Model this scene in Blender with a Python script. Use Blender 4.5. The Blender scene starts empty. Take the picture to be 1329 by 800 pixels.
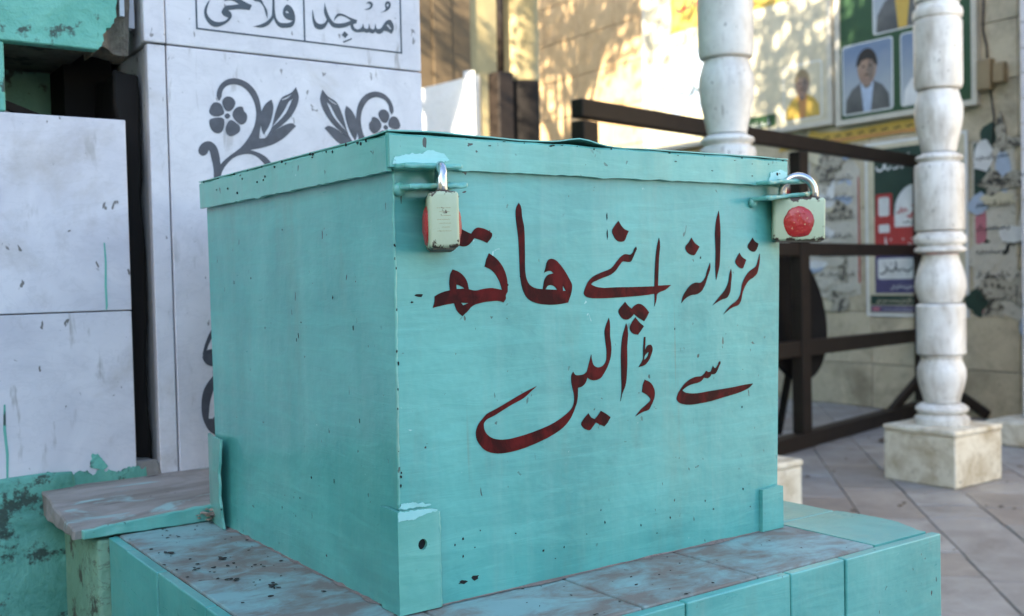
import bpy, bmesh, math, random
from mathutils import Vector, Matrix, noise
from mathutils.geometry import tessellate_polygon

random.seed(7)
S = bpy.context.scene
COL = S.collection
R = math.radians

# ------------------------------------------------------------------ camera, sky, sun, exposure
FZ = -0.57                       # courtyard floor; z = 0 is the top of the tiled plinth
cam_d = bpy.data.cameras.new('camera')
cam_o = bpy.data.objects.new('camera', cam_d)
COL.objects.link(cam_o)
cam_d.sensor_width = 36.0
cam_d.lens = 36.0 * 1362.2 / 1329.0
cam_d.clip_start = 0.02
cam_d.clip_end = 600.0
rt = Vector((0.81651784, -0.57686908, -0.02281855))
up = Vector((0.03506871, 0.0101078, 0.99933379))
fw = Vector((0.57625412, 0.81677408, -0.02848325))
m = Matrix.Identity(4)
for i in range(3):
    m[i][0] = rt[i]; m[i][1] = up[i]; m[i][2] = -fw[i]
m[0][3], m[1][3], m[2][3] = -0.42035, -0.76474, 0.27836
cam_o.matrix_world = m
cam_d.dof.use_dof = True
cam_d.dof.focus_distance = 0.93
cam_d.dof.aperture_fstop = 8.5
S.camera = cam_o

SUN_AZ = Vector((-0.94, -0.34, 0.0)).normalized()     # horizontal direction towards the sun
SUN_EL = R(27)
to_sun = Vector((SUN_AZ.x * math.cos(SUN_EL), SUN_AZ.y * math.cos(SUN_EL), math.sin(SUN_EL)))
world = bpy.data.worlds.new('World')
S.world = world
world.use_nodes = True
wn = world.node_tree.nodes
sky = wn.new('ShaderNodeTexSky')
sky.sky_type = 'NISHITA'
sky.sun_disc = False
sky.sun_elevation = SUN_EL
sky.sun_rotation = math.atan2(to_sun.x, to_sun.y)
sky.air_density = 1.0
sky.dust_density = 1.0
sky.ozone_density = 2.1
wn['Background'].inputs['Strength'].default_value = 0.15
world.node_tree.links.new(sky.outputs[0], wn['Background'].inputs['Color'])
sun_d = bpy.data.lights.new('sun', 'SUN')
sun_d.energy = 4.8
sun_d.angle = R(0.55)
sun_d.color = (1.0, 0.90, 0.72)
sun_o = bpy.data.objects.new('sun', sun_d)
COL.objects.link(sun_o)
sun_o.rotation_euler = to_sun.to_track_quat('Z', 'Y').to_euler()
sun_o.location = (-10, -4, 12)
S.view_settings.view_transform = 'Standard'
S.view_settings.look = 'None'
S.view_settings.exposure = 2.2
S.view_settings.gamma = 1.0
S.view_settings.use_curve_mapping = False

# ------------------------------------------------------------------ materials
class NT:
    """small node-graph helper"""
    def __init__(self, name):
        self.m = bpy.data.materials.new(name)
        self.m.use_nodes = True
        self.t = self.m.node_tree
        self.b = self.t.nodes['Principled BSDF']
        self.tc = self.t.nodes.new('ShaderNodeTexCoord')
    def link(self, a, b): self.t.links.new(a, b)
    def co(self, scale=(1, 1, 1), rot=(0, 0, 0), loc=(0, 0, 0), which='Object'):
        mp = self.t.nodes.new('ShaderNodeMapping')
        mp.inputs['Scale'].default_value = scale
        mp.inputs['Rotation'].default_value = rot
        mp.inputs['Location'].default_value = loc
        self.link(self.tc.outputs[which], mp.inputs['Vector'])
        return mp.outputs[0]
    def noise(self, vec, scale, detail=4, rough=0.55, dist=0.0, rnd=None):
        n = self.t.nodes.new('ShaderNodeTexNoise')
        n.inputs['Scale'].default_value = scale
        n.inputs['Detail'].default_value = detail
        n.inputs['Roughness'].default_value = rough
        n.inputs['Distortion'].default_value = dist
        if rnd is not None:
            n.noise_dimensions = '4D'
            self.link(rnd, n.inputs['W'])
        self.link(vec, n.inputs['Vector'])
        return n.outputs['Fac']
    def voro(self, vec, scale, feature='F1'):
        n = self.t.nodes.new('ShaderNodeTexVoronoi')
        n.feature = feature
        n.inputs['Scale'].default_value = scale
        self.link(vec, n.inputs['Vector'])
        return n.outputs['Distance']
    def ramp(self, fac, a, b, ca=(0, 0, 0, 1), cb=(1, 1, 1, 1)):
        r = self.t.nodes.new('ShaderNodeValToRGB')
        r.color_ramp.elements[0].position = a
        r.color_ramp.elements[1].position = b
        r.color_ramp.elements[0].color = ca
        r.color_ramp.elements[1].color = cb
        self.link(fac, r.inputs[0])
        return r.outputs[0]
    def mix(self, fac, a, b, mode='MIX'):
        n = self.t.nodes.new('ShaderNodeMix')
        n.data_type = 'RGBA'
        n.blend_type = mode
        for s, v in ((n.inputs[0], fac), (n.inputs[6], a), (n.inputs[7], b)):
            if isinstance(v, (int, float)): s.default_value = v
            elif isinstance(v, tuple): s.default_value = (*v[:3], 1)
            else: self.link(v, s)
        return n.outputs[2]
    def math(self, op, a, b=0.0):
        n = self.t.nodes.new('ShaderNodeMath')
        n.operation = op
        for s, v in ((n.inputs[0], a), (n.inputs[1], b)):
            if isinstance(v, (int, float)): s.default_value = v
            else: self.link(v, s)
        return n.outputs[0]
    def rnd(self):
        n = self.t.nodes.new('ShaderNodeObjectInfo')
        return n.outputs['Random']
    def xyz(self, which='Object'):
        n = self.t.nodes.new('ShaderNodeSeparateXYZ')
        self.link(self.tc.outputs[which], n.inputs[0])
        return n.outputs
    def bump(self, h, strength=0.3, dist=0.002, normal=None):
        n = self.t.nodes.new('ShaderNodeBump')
        n.inputs['Strength'].default_value = strength
        n.inputs['Distance'].default_value = dist
        self.link(h, n.inputs['Height'])
        if normal is not None: self.link(normal, n.inputs['Normal'])
        return n.outputs[0]
    def out(self, color=None, rough=None, metal=0.0, normal=None, spec=None, coat=None):
        def put(k, v):
            s = self.b.inputs[k]
            if isinstance(v, tuple): s.default_value = (*v[:3], 1)
            elif isinstance(v, (int, float)): s.default_value = v
            else: self.link(v, s)
        if color is not None: put('Base Color', color)
        if rough is not None: put('Roughness', rough)
        put('Metallic', metal)
        if normal is not None: self.link(normal, self.b.inputs['Normal'])
        if spec is not None: put('Specular IOR Level', spec)
        if coat is not None:
            put('Coat Weight', coat); self.b.inputs['Coat Roughness'].default_value = 0.18
        return self.m

def plain(name, col, rough=0.7, var=0.15, scale=8.0, metal=0.0, bump=0.15):
    n = NT(name)
    v = n.co()
    f = n.noise(v, scale, 5)
    c = n.mix(f, tuple(x * (1 - var) for x in col), tuple(min(1, x * (1 + var)) for x in col))
    return n.out(c, rough, metal, n.bump(f, bump, 0.003))

def mk_paint(name, ca, cb, chips=1.0, dark_thr=0.735, coat=0.55, rough=0.34, brush=(3, 3, 30)):
    """thick hand-brushed enamel with chips"""
    n = NT(name)
    v = n.co()
    low = n.noise(n.co((1, 1, 0.7)), 9, 5, 0.6, 0.4)
    c = n.mix(n.ramp(low, 0.36, 0.64), ca, cb)
    st2 = n.noise(n.co((2.2, 2.2, 15), (0.0, 0.25, 0.1)), 5, 6, 0.68, 0.9)
    c = n.mix(n.math('MULTIPLY', n.ramp(st2, 0.45, 0.68), 0.30), c, tuple(min(1, x * 1.35 + 0.015) for x in cb))
    c = n.mix(n.math('MULTIPLY', n.ramp(n.noise(n.co(loc=(2, 8, 4)), 4.2, 5, 0.6, 0.8), 0.50, 0.68), 0.32), c, (ca[0] * 1.15, ca[1] * 0.80, ca[2] * 0.72))
    br = n.noise(n.co(brush), 5, 4, 0.6)
    c = n.mix(n.math('MULTIPLY', n.ramp(br, 0.35, 0.75), 0.12), c, tuple(x * 0.72 for x in ca))
    # greyish grime drifting down
    gr = n.ramp(n.noise(n.co((6, 6, 1.3)), 4, 5, 0.6), 0.55, 0.8)
    c = n.mix(n.math('MULTIPLY', gr, 0.40), c, (0.15, 0.23, 0.17))
    st = n.ramp(n.noise(n.co((14, 14, 0.7), loc=(1, 2, 0)), 3, 5, 0.65), 0.50, 0.75)
    c = n.mix(n.math('MULTIPLY', st, 0.22), c, (0.26, 0.46, 0.40))
    ru = n.ramp(n.noise(n.co((60, 60, 2.0), loc=(7, 3, 1)), 1, 3, 0.6, 0.2), 0.66, 0.74)
    c = n.mix(n.math('MULTIPLY', n.math('MULTIPLY', ru, n.ramp(n.noise(v, 5, 2), 0.5, 0.65)), 0.5), c, (0.15, 0.13, 0.07))
    # light flakes (under-coat) and dark pits
    reg = n.ramp(n.noise(v, 9, 2), 0.42, 0.62)
    sp = n.ramp(n.noise(v, 120, 2, 0.5, 0.4), dark_thr, dark_thr + 0.02)
    sp2 = n.ramp(n.noise(n.co((130, 130, 60), loc=(3, 1, 2)), 1, 1.5, 0.5, 0.3), 0.745, 0.76)
    dark = n.math('MULTIPLY', n.math('MAXIMUM', sp, sp2), reg)
    lite = n.ramp(n.noise(n.co(loc=(5, 5, 5)), 75, 3, 0.6, 0.6), 0.74, 0.77)
    c = n.mix(n.math('MULTIPLY', lite, 0.55), c, (0.50, 0.72, 0.70))
    c = n.mix(n.math('MULTIPLY', dark, chips), c, (0.012, 0.016, 0.014))
    h = n.math('ADD', n.math('MULTIPLY', st2, 1.6), n.math('MULTIPLY', n.noise(v, 60, 4), 0.30))
    h = n.math('SUBTRACT', h, n.math('MULTIPLY', dark, 0.8))
    nm = n.bump(h, 0.22, 0.0012)
    nm = n.bump(n.noise(v, 13, 4), 0.45, 0.006, nm)
    rg = n.math('ADD', n.math('MULTIPLY', st2, 0.45), rough - 0.20)
    return n.out(c, rg, 0, nm, 0.5, coat)

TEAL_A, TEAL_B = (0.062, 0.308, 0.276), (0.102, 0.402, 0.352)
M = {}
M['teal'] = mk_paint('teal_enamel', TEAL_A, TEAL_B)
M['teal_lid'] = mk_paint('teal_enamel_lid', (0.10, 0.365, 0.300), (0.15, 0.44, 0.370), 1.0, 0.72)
M['teal_patch'] = mk_paint('pale_teal_undercoat', (0.30, 0.62, 0.60), (0.22, 0.55, 0.52), 0.8, 0.72)
M['teal_tile'] = mk_paint('teal_painted_tile', (0.072, 0.328, 0.293), (0.102, 0.388, 0.342), 1.0, 0.73, 0.4, 0.32)

def mk_worn():
    """painted tile top worn through to mauve-brown stone, dusty"""
    n = NT('worn_tile_top')
    v = n.co(which='Object')
    a = n.noise(n.co((1.0, 1.5, 1.0), (0, 0, 0.5)), 19, 7, 0.66, 0.35)
    lowf = n.noise(n.co((1, 1, 1), loc=(0.2, 0, 0)), 5.5, 2)
    f = n.ramp(n.math('ADD', n.math('MULTIPLY', a, 0.62), n.math('MULTIPLY', lowf, 0.5)), 0.51, 0.66)
    f = n.math('MULTIPLY', f, 0.8)
    dirt = n.mix(n.noise(v, 25, 6, 0.65), (0.135, 0.115, 0.097), (0.245, 0.215, 0.185))
    paint = n.mix(n.noise(v, 30, 3), (0.19, 0.38, 0.37), (0.28, 0.46, 0.46))
    c = n.mix(f, dirt, paint)
    sp = n.ramp(n.noise(v, 90, 3, 0.6, 0.5), 0.70, 0.73)
    c = n.mix(n.math('MULTIPLY', sp, 0.8), c, (0.03, 0.026, 0.024))
    return n.out(c, n.ramp(f, 0, 1, (0.75, 0.75, 0.75, 1), (0.5, 0.5, 0.5, 1)), 0, n.bump(a, 0.3, 0.002), 0.4)
M['worn'] = mk_worn()

def mk_marble(name, base, vein, grime, gthr=0.62, specks=0.7, rough=0.38, gscale=5.0, streak=False):
    n = NT(name)
    r = n.rnd()
    w = n.math('MULTIPLY', r, 13.0)
    v = n.co()
    cloud = n.noise(v, 9, 6, 0.62, 0.6, rnd=w)
    c = n.mix(n.ramp(cloud, 0.35, 0.7), base, vein)
    vn = n.noise(n.co((1, 1, 2.2), (0.3, 0.5, 0.2)), 7, 7, 0.7, 1.6, rnd=w)
    vm = n.math('SUBTRACT', 1.0, n.ramp(n.math('ABSOLUTE', n.math('SUBTRACT', vn, 0.5)), 0.0, 0.022))
    c = n.mix(n.math('MULTIPLY', vm, 0.13), c, tuple(x * 0.55 for x in vein))
    g = n.noise(n.co((1, 1, 0.35) if streak else (1, 1, 1)), gscale, 7, 0.7, 0.5, rnd=w)
    c = n.mix(n.math('MULTIPLY', n.ramp(g, gthr, gthr + 0.22), 0.75), c, grime)
    dr = n.math('MULTIPLY', n.ramp(n.noise(n.co((1, 1, 0.22)), 70, 3, 0.6, 0.3, rnd=w), 0.61, 0.69), n.ramp(n.noise(v, 8, 3, rnd=w), 0.42, 0.60))
    c = n.mix(n.math('MULTIPLY', dr, 0.55), c, (0.22, 0.19, 0.16))
    sp = n.ramp(n.noise(n.co((1, 1, 0.6)), 85, 2, 0.5, 0.5, rnd=w), 0.69, 0.72)
    c = n.mix(n.math('MULTIPLY', sp, specks), c, (0.10, 0.085, 0.07))
    return n.out(c, n.math('ADD', n.math('MULTIPLY', g, 0.3), rough - 0.12), 0, n.bump(g, 0.18, 0.002), 0.45)
M['marble'] = mk_marble('white_marble', (0.68, 0.655, 0.665), (0.51, 0.49, 0.51), (0.36, 0.31, 0.25), 0.58)
M['marble_panel'] = mk_marble('white_marble_panel', (0.67, 0.64, 0.65), (0.50, 0.48, 0.51), (0.34, 0.29, 0.24), 0.56, 0.9)
M['marble_side'] = mk_marble('stained_marble_side', (0.62, 0.60, 0.56), (0.50, 0.47, 0.42), (0.22, 0.18, 0.12), 0.52, 0.9, streak=True)
M['column'] = mk_marble('column_marble', (0.80, 0.78, 0.74), (0.62, 0.60, 0.56), (0.28, 0.23, 0.17), 0.46, 0.95, 0.34, 9, True)
M['col_base'] = mk_marble('stained_base_marble', (0.70, 0.65, 0.53), (0.58, 0.52, 0.40), (0.27, 0.19, 0.09), 0.45, 0.8, 0.4, 9)
M['wall_tile'] = mk_marble('cream_wall_marble', (0.62, 0.53, 0.38), (0.51, 0.43, 0.29), (0.19, 0.15, 0.10), 0.46, 0.9, 0.45, 3.5)
M['ochre_tile'] = mk_marble('ochre_wall_marble', (0.62, 0.42, 0.22), (0.50, 0.32, 0.15), (0.24, 0.13, 0.06), 0.53, 0.8, 0.5, 3.0)
M['inlay'] = plain('grey_marble_inlay', (0.062, 0.064, 0.078), 0.5, 0.6, 75)
M['ink'] = plain('dark_inscription', (0.045, 0.06, 0.075), 0.5, 0.3, 50)
M['grout'] = plain('dirty_grout', (0.10, 0.085, 0.07), 0.9, 0.4, 60)
M['grout_light'] = plain('pale_grout', (0.30, 0.28, 0.25), 0.9, 0.4, 60)
M['red'] = None
n = NT('maroon_sign_paint')
v = n.co()
f = n.noise(n.co((1, 1, 0.6)), 38, 6, 0.68, 0.5)
c = n.mix(n.ramp(f, 0.42, 0.62), (0.034, 0.004, 0.004), (0.110, 0.007, 0.007))
M['red'] = n.out(c, 0.5, 0, n.bump(f, 0.2, 0.001), 0.10)
n = NT('red_wax')
v = n.co()
f = n.noise(v, 220, 3, 0.6)
c = n.mix(n.ramp(n.noise(v, 420, 3, 0.6), 0.66, 0.70), (0.40, 0.012, 0.010), (0.55, 0.42, 0.22))
M['wax'] = n.out(c, 0.35, 0, n.bump(n.noise(v, 140, 3), 0.6, 0.002), 0.5, 0.3)
n = NT('pale_green_lock_paint')
v = n.co()
g = n.noise(v, 95, 5, 0.65)
c = n.mix(n.noise(v, 40, 3), (0.38, 0.44, 0.27), (0.48, 0.55, 0.38))
z = n.xyz()
edge = n.math('MULTIPLY', n.ramp(n.math('ABSOLUTE', n.math('ADD', z[2], 0.0)), 0.0165, 0.024), 1.0)
mask = n.ramp(n.math('ADD', g, n.math('MULTIPLY', edge, 0.25)), 0.64, 0.68)
c = n.mix(mask, c, (0.055, 0.032, 0.018))
M['lock'] = n.out(c, 0.5, 0, n.bump(g, 0.3, 0.001), 0.5)
M['steel'] = plain('chromed_steel', (0.62, 0.60, 0.58), 0.22, 0.12, 90, 1.0, 0.05)
M['hole'] = plain('dark_hole', (0.006, 0.006, 0.006), 0.9, 0.1)
M['iron'] = plain('dark_brown_painted_iron', (0.024, 0.016, 0.011), 0.6, 0.4, 14)
M['iron'].node_tree.nodes['Principled BSDF'].inputs['Specular IOR Level'].default_value = 0.22
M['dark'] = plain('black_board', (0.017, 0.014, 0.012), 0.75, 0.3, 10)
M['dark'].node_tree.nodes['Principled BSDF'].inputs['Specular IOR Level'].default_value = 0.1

def mk_plaster(name, ca, cb, dark, thr=0.6, scale=10, specks=0.9):
    n = NT(name)
    v = n.co()
    a = n.noise(v, scale, 7, 0.68, 0.6)
    c = n.mix(n.ramp(a, 0.35, 0.7), ca, cb)
    crack = n.noise(n.co((1, 1, 1.4), (0.2, 0.4, 0.1)), 16, 6, 0.65, 1.2)
    cm = n.math('SUBTRACT', 1.0, n.ramp(n.math('ABSOLUTE', n.math('SUBTRACT', crack, 0.5)), 0.0, 0.016))
    reg = n.ramp(n.noise(v, 6, 3), 0.5, 0.62)
    c = n.mix(n.math('MULTIPLY', n.math('MULTIPLY', cm, reg), 0.6), c, dark)
    c = n.mix(n.math('MULTIPLY', n.ramp(n.noise(v, 28, 6, 0.7), thr, thr + 0.06), specks), c, dark)
    return n.out(c, 0.62, 0, n.bump(n.math('ADD', n.noise(v, 40, 6, 0.6), n.math('MULTIPLY', a, 1.5)), 0.7, 0.006), 0.3)
M['green_plaster'] = mk_plaster('sea_green_plaster', (0.10, 0.34, 0.265), (0.19, 0.50, 0.40), (0.045, 0.06, 0.05), 0.565)
M['green_dirty'] = mk_plaster('dirty_green_plaster', (0.15, 0.29, 0.19), (0.22, 0.38, 0.26), (0.06, 0.05, 0.035), 0.56)
M['green_low'] = mk_plaster('grimy_green_plaster', (0.07, 0.24, 0.18), (0.16, 0.42, 0.33), (0.035, 0.045, 0.035), 0.545, 14)
M['green_far'] = mk_plaster('green_wash_plaster', (0.20, 0.46, 0.36), (0.25, 0.52, 0.42), (0.10, 0.16, 0.12), 0.7, 1.5, 0.4)
M['rubble'] = mk_plaster('broken_mortar', (0.12, 0.09, 0.065), (0.24, 0.20, 0.15), (0.03, 0.022, 0.016), 0.56, 30)
M['ledge'] = None
n = NT('grey_ledge_stone')
v = n.co()
a = n.noise(n.co((1, 3.5, 1), (0, 0, 0.25)), 9, 6, 0.62, 0.8)
c = n.mix(n.ramp(a, 0.35, 0.65), (0.18, 0.16, 0.135), (0.30, 0.275, 0.25))
c = n.mix(n.ramp(n.noise(n.co((1, 2.5, 1), (0, 0, 0.25), (2, 2, 2)), 10, 5, 0.6, 0.6), 0.58, 0.66), c, (0.28, 0.42, 0.40))
c = n.mix(n.ramp(n.noise(n.co((1, 2.2, 1), (0, 0, 0.25), (9, 2, 2)), 18, 5, 0.7, 0.8), 0.64, 0.69), c, (0.05, 0.042, 0.036))
M['ledge'] = n.out(c, 0.7, 0, n.bump(a, 0.5, 0.004), 0.35)

def mk_floor():
    n = NT('courtyard_stone')
    r = n.rnd()
    v = n.co()
    w = n.math('MULTIPLY', r, 31.0)
    a = n.noise(v, 4.5, 8, 0.72, 0.6, rnd=w)
    g = n.t.nodes.new('ShaderNodeValToRGB')
    e = g.color_ramp.elements
    e[0].position = 0.0; e[0].color = (0.315, 0.295, 0.275, 1)
    e[1].position = 1.0; e[1].color = (0.345, 0.30, 0.26, 1)
    for p, cc in ((0.3, (0.385, 0.365, 0.34)), (0.55, (0.315, 0.295, 0.28)), (0.75, (0.50, 0.47, 0.42)), (0.88, (0.29, 0.245, 0.21))):
        x = e.new(p); x.color = (*cc, 1)
    n.link(r, g.inputs[0])
    c = n.mix(n.ramp(a, 0.3, 0.75), g.outputs[0], (0.17, 0.145, 0.125))
    st = n.ramp(n.noise(n.co(loc=(4, 1, 0)), 1.6, 5, 0.7, 0.5), 0.55, 0.72)
    c = n.mix(n.math('MULTIPLY', st, 0.45), c, (0.56, 0.52, 0.47))
    return n.out(c, n.math('ADD', n.math('MULTIPLY', a, 0.3), 0.35), 0, n.bump(n.noise(v, 11, 8, 0.65), 0.5, 0.006), 0.4)
M['floor'] = mk_floor()
M['earth'] = plain('trodden_earth', (0.16, 0.13, 0.10), 0.95, 0.3, 3)
M['render_wall'] = mk_plaster('ochre_render', (0.36, 0.27, 0.12), (0.48, 0.37, 0.18), (0.16, 0.11, 0.06), 0.62, 2.5, 0.6)
M['cream_plaster'] = mk_plaster('cream_plaster', (0.62, 0.53, 0.34), (0.70, 0.61, 0.41), (0.30, 0.25, 0.18), 0.66, 3, 0.4)
M['whitewash'] = mk_plaster('whitewash', (0.74, 0.72, 0.66), (0.80, 0.78, 0.73), (0.40, 0.35, 0.28), 0.66, 3, 0.5)
M['plank'] = plain('brown_plank', (0.13, 0.085, 0.04), 0.8, 0.4, 6)
M['bark'] = plain('bark', (0.075, 0.055, 0.04), 0.9, 0.4, 20)
n = NT('leaf')
c = n.mix(n.rnd(), (0.045, 0.085, 0.02), (0.06, 0.11, 0.025))
M['leaf'] = n.out(c, 0.5)
def flat(name, col, rough=0.55, var=0.12, scale=6): return plain(name, col, rough, var, scale, 0, 0.02)
for k, cc in dict(p_green=(0.030, 0.075, 0.028), p_cream=(0.60, 0.53, 0.37), p_yellow=(0.55, 0.36, 0.07), p_red=(0.42, 0.045, 0.04),
                  p_white=(0.70, 0.69, 0.66), p_dkgreen=(0.025, 0.05, 0.035), p_purple=(0.085, 0.07, 0.16), p_blue=(0.16, 0.25, 0.42),
                  p_sky=(0.20, 0.29, 0.42), p_suit=(0.025, 0.028, 0.04), p_skin=(0.34, 0.19, 0.12), p_hair=(0.03, 0.022, 0.018),
                  p_pink=(0.50, 0.17, 0.20), p_black=(0.02, 0.02, 0.02), p_orange=(0.50, 0.24, 0.08), p_paleblue=(0.40, 0.47, 0.58),
                  p_tan=(0.30, 0.22, 0.12)).items():
    M[k] = flat('print_' + k[2:], cc, 0.5, 0.25, 14)
def photo_bg(name, top, bot):
    n = NT(name)
    z = n.xyz('Generated')
    c = n.mix(n.ramp(z[2], 0.1, 0.9), bot, top)
    c = n.mix(n.math('MULTIPLY', n.noise(n.co(), 9, 5, 0.6), 0.35), c, (0.55, 0.52, 0.46))
    return n.out(c, 0.35, 0, None, 0.5)
M['ph_sky'] = photo_bg('photo_sky_print', (0.10, 0.17, 0.30), (0.42, 0.45, 0.46))
M['ph_skin'] = photo_bg('photo_skin_print', (0.40, 0.23, 0.14), (0.24, 0.12, 0.075))
M['ph_coat'] = photo_bg('photo_coat_print', (0.035, 0.035, 0.045), (0.015, 0.015, 0.02))
M['ph_shade'] = photo_bg('photo_shadow_print', (0.16, 0.085, 0.055), (0.11, 0.06, 0.04))
M['frame_paint'] = plain('cream_frame', (0.58, 0.53, 0.43), 0.5, 0.2, 12)
M['torn'] = mk_plaster('torn_paper', (0.52, 0.47, 0.38), (0.62, 0.58, 0.49), (0.14, 0.12, 0.09), 0.60, 8, 0.8)
M['mottle'] = mk_plaster('black_mould_paper', (0.40, 0.36, 0.28), (0.48, 0.43, 0.34), (0.04, 0.035, 0.03), 0.50, 8, 0.9)

# ------------------------------------------------------------------ mesh helpers
def link(name, me, mat=None, parent=None, smooth=False):
    o = bpy.data.objects.new(name, me)
    COL.objects.link(o)
    if mat is not None and not me.materials: me.materials.append(mat)
    if parent is not None: o.parent = parent
    if smooth:
        for p in me.polygons: p.use_smooth = True
    return o
def tag(o, label=None, cat=None, group=None, kind=None):
    if label: o['label'] = label
    if cat: o['category'] = cat
    if group: o['group'] = group
    if kind: o['kind'] = kind
    return o
def empty(name, loc=(0, 0, 0), label=None, cat=None, group=None):
    o = bpy.data.objects.new(name, None)
    o.empty_display_size = 0.05
    COL.objects.link(o)
    o.location = loc
    return tag(o, label, cat, group)
def part(name, bm, mat, parent, smooth=False):
    """bm holds world coordinates; the parent is an unrotated Empty"""
    if parent is not None:
        pt = parent
        off = Vector((0, 0, 0))
        while pt is not None:
            off += Vector(pt.location); pt = pt.parent
        bmesh.ops.translate(bm, verts=bm.verts, vec=-off)
    me = bpy.data.meshes.new(name)
    bm.to_mesh(me)
    bm.free()
    return link(name, me, mat, parent, smooth)
def add_box(bm, lo, hi, bev=0.0, seg=2, M4=None):
    r = bmesh.ops.create_cube(bm, size=1.0)
    vs = r['verts']
    for v in vs:
        v.co = Vector([lo[i] + (v.co[i] + 0.5) * (hi[i] - lo[i]) for i in range(3)])
    if bev > 0:
        es = list({e for v in vs for e in v.link_edges})
        r = bmesh.ops.bevel(bm, geom=es, offset=bev, segments=seg, profile=0.5, affect='EDGES')
        vs = list({v for f in r['faces'] for v in f.verts} | {v for v in vs if v.is_valid})
    if M4 is not None:
        bmesh.ops.transform(bm, matrix=M4, verts=vs)
    return vs
def boxbm(lo, hi, bev=0.0, seg=2, M4=None):
    bm = bmesh.new()
    add_box(bm, lo, hi, bev, seg, M4)
    return bm
def bar(bm, a, b, w, h, bev=0.0, upv=Vector((0, 0, 1))):
    """rectangular bar from a to b; w sideways, h along upv"""
    a, b = Vector(a), Vector(b)
    d = (b - a)
    L = d.length
    d.normalize()
    s = d.cross(upv).normalized()
    u = s.cross(d).normalized()
    mm = Matrix((( d.x, s.x, u.x, a.x), (d.y, s.y, u.y, a.y), (d.z, s.z, u.z, a.z), (0, 0, 0, 1)))
    return add_box(bm, (0, -w / 2, -h / 2), (L, w / 2, h / 2), bev, 1, mm)
def lathe(prof, c, seg=40):
    bm = bmesh.new()
    rings = []
    for r, z in prof:
        rings.append([bm.verts.new((c[0] + r * math.cos(2 * math.pi * k / seg), c[1] + r * math.sin(2 * math.pi * k / seg), z)) for k in range(seg)])
    for a, b in zip(rings, rings[1:]):
        for k in range(seg):
            bm.faces.new((a[k], a[(k + 1) % seg], b[(k + 1) % seg], b[k]))
    bm.faces.new(rings[0][::-1]); bm.faces.new(rings[-1])
    return bm
def tube(pts, rad, seg=12, bm=None):
    bm = bm or bmesh.new()
    rings = []
    pts = [Vector(p) for p in pts]
    ref = Vector((0.31, 0.17, 0.93))
    for i, p in enumerate(pts):
        d = (pts[min(i + 1, len(pts) - 1)] - pts[max(i - 1, 0)]).normalized()
        s = d.cross(ref).normalized(); u = s.cross(d)
        r = rad[i] if isinstance(rad, (list, tuple)) else rad
        rings.append([bm.verts.new(p + (s * math.cos(2 * math.pi * k / seg) + u * math.sin(2 * math.pi * k / seg)) * r) for k in range(seg)])
    for a, b in zip(rings, rings[1:]):
        for k in range(seg):
            bm.faces.new((a[k], a[(k + 1) % seg], b[(k + 1) % seg], b[k]))
    bm.faces.new(rings[0][::-1]); bm.faces.new(rings[-1])
    return bm
def area(p):
    return sum(p[i][0] * p[(i + 1) % len(p)][1] - p[(i + 1) % len(p)][0] * p[i][1] for i in range(len(p))) / 2
def inside(q, p):
    c = False
    for i in range(len(p)):
        a, b = p[i], p[i - 1]
        if (a[1] > q[1]) != (b[1] > q[1]) and q[0] < (b[0] - a[0]) * (q[1] - a[1]) / (b[1] - a[1]) + a[0]: c = not c
    return c
def add_print(bm, polys, fr, w0, w1):
    """flat shapes (outer outlines and holes) raised from w0 to w1 on the frame fr = (origin, u, v, w)"""
    O, U, V, W = fr
    outer = [p for i, p in enumerate(polys) if not any(j != i and inside(p[0], q) for j, q in enumerate(polys))]
    holes = [p for p in polys if p not in outer]
    for p in outer:
        grp = [p] + [h for h in holes if inside(h[0], p)]
        pts = [c for g in grp for c in g]
        tris = tessellate_polygon([[Vector((c[0], c[1], 0)) for c in g] for g in grp])
        top = [bm.verts.new(O + U * c[0] + V * c[1] + W * w1) for c in pts]
        bot = [bm.verts.new(O + U * c[0] + V * c[1] + W * w0) for c in pts]
        for t in tris:
            a = [(pts[i][0], pts[i][1]) for i in t]
            t = t if area(a) > 0 else t[::-1]
            try: bm.faces.new([top[i] for i in t])
            except ValueError: pass
        k = 0
        for g in grp:
            n_ = len(g)
            sgn = (area(g) > 0) == (g is p)
            for i in range(n_):
                a, b = k + i, k + (i + 1) % n_
                q = (bot[a], bot[b], top[b], top[a]) if sgn else (bot[b], bot[a], top[a], top[b])
                try: bm.faces.new(q)
                except ValueError: pass
            k += n_
FRONT = (Vector((0, 0, 0)), Vector((1, 0, 0)), Vector((0, 0, 1)), Vector((0, -1, 0)))
WX = 5.10
WALL = (Vector((WX, 0, 0)), Vector((0, -1, 0)), Vector((0, 0, 1)), Vector((-1, 0, 0)))
def at_y(y): return (Vector((0, y, 0)), Vector((1, 0, 0)), Vector((0, 0, 1)), Vector((0, -1, 0)))
def dec(s): return [tuple(float(x) / 1e4 for x in t.split(',')) for t in s.split()]
def prnt(name, polys, fr, w0, w1, mat, parent):
    bm = bmesh.new()
    add_print(bm, polys, fr, w0, w1)
    return part(name, bm, mat, parent)
def rect(u0, v0, u1, v1): return [(u0, v0), (u1, v0), (u1, v1), (u0, v1)]
def rrect(u0, v0, u1, v1, r, k=4):
    o = []
    for cx, cy, a0 in ((u1 - r, v0 + r, -90), (u1 - r, v1 - r, 0), (u0 + r, v1 - r, 90), (u0 + r, v0 + r, 180)):
        for i in range(k + 1):
            a = R(a0 + 90 * i / k); o.append((cx + r * math.cos(a), cy + r * math.sin(a)))
    return o
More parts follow.
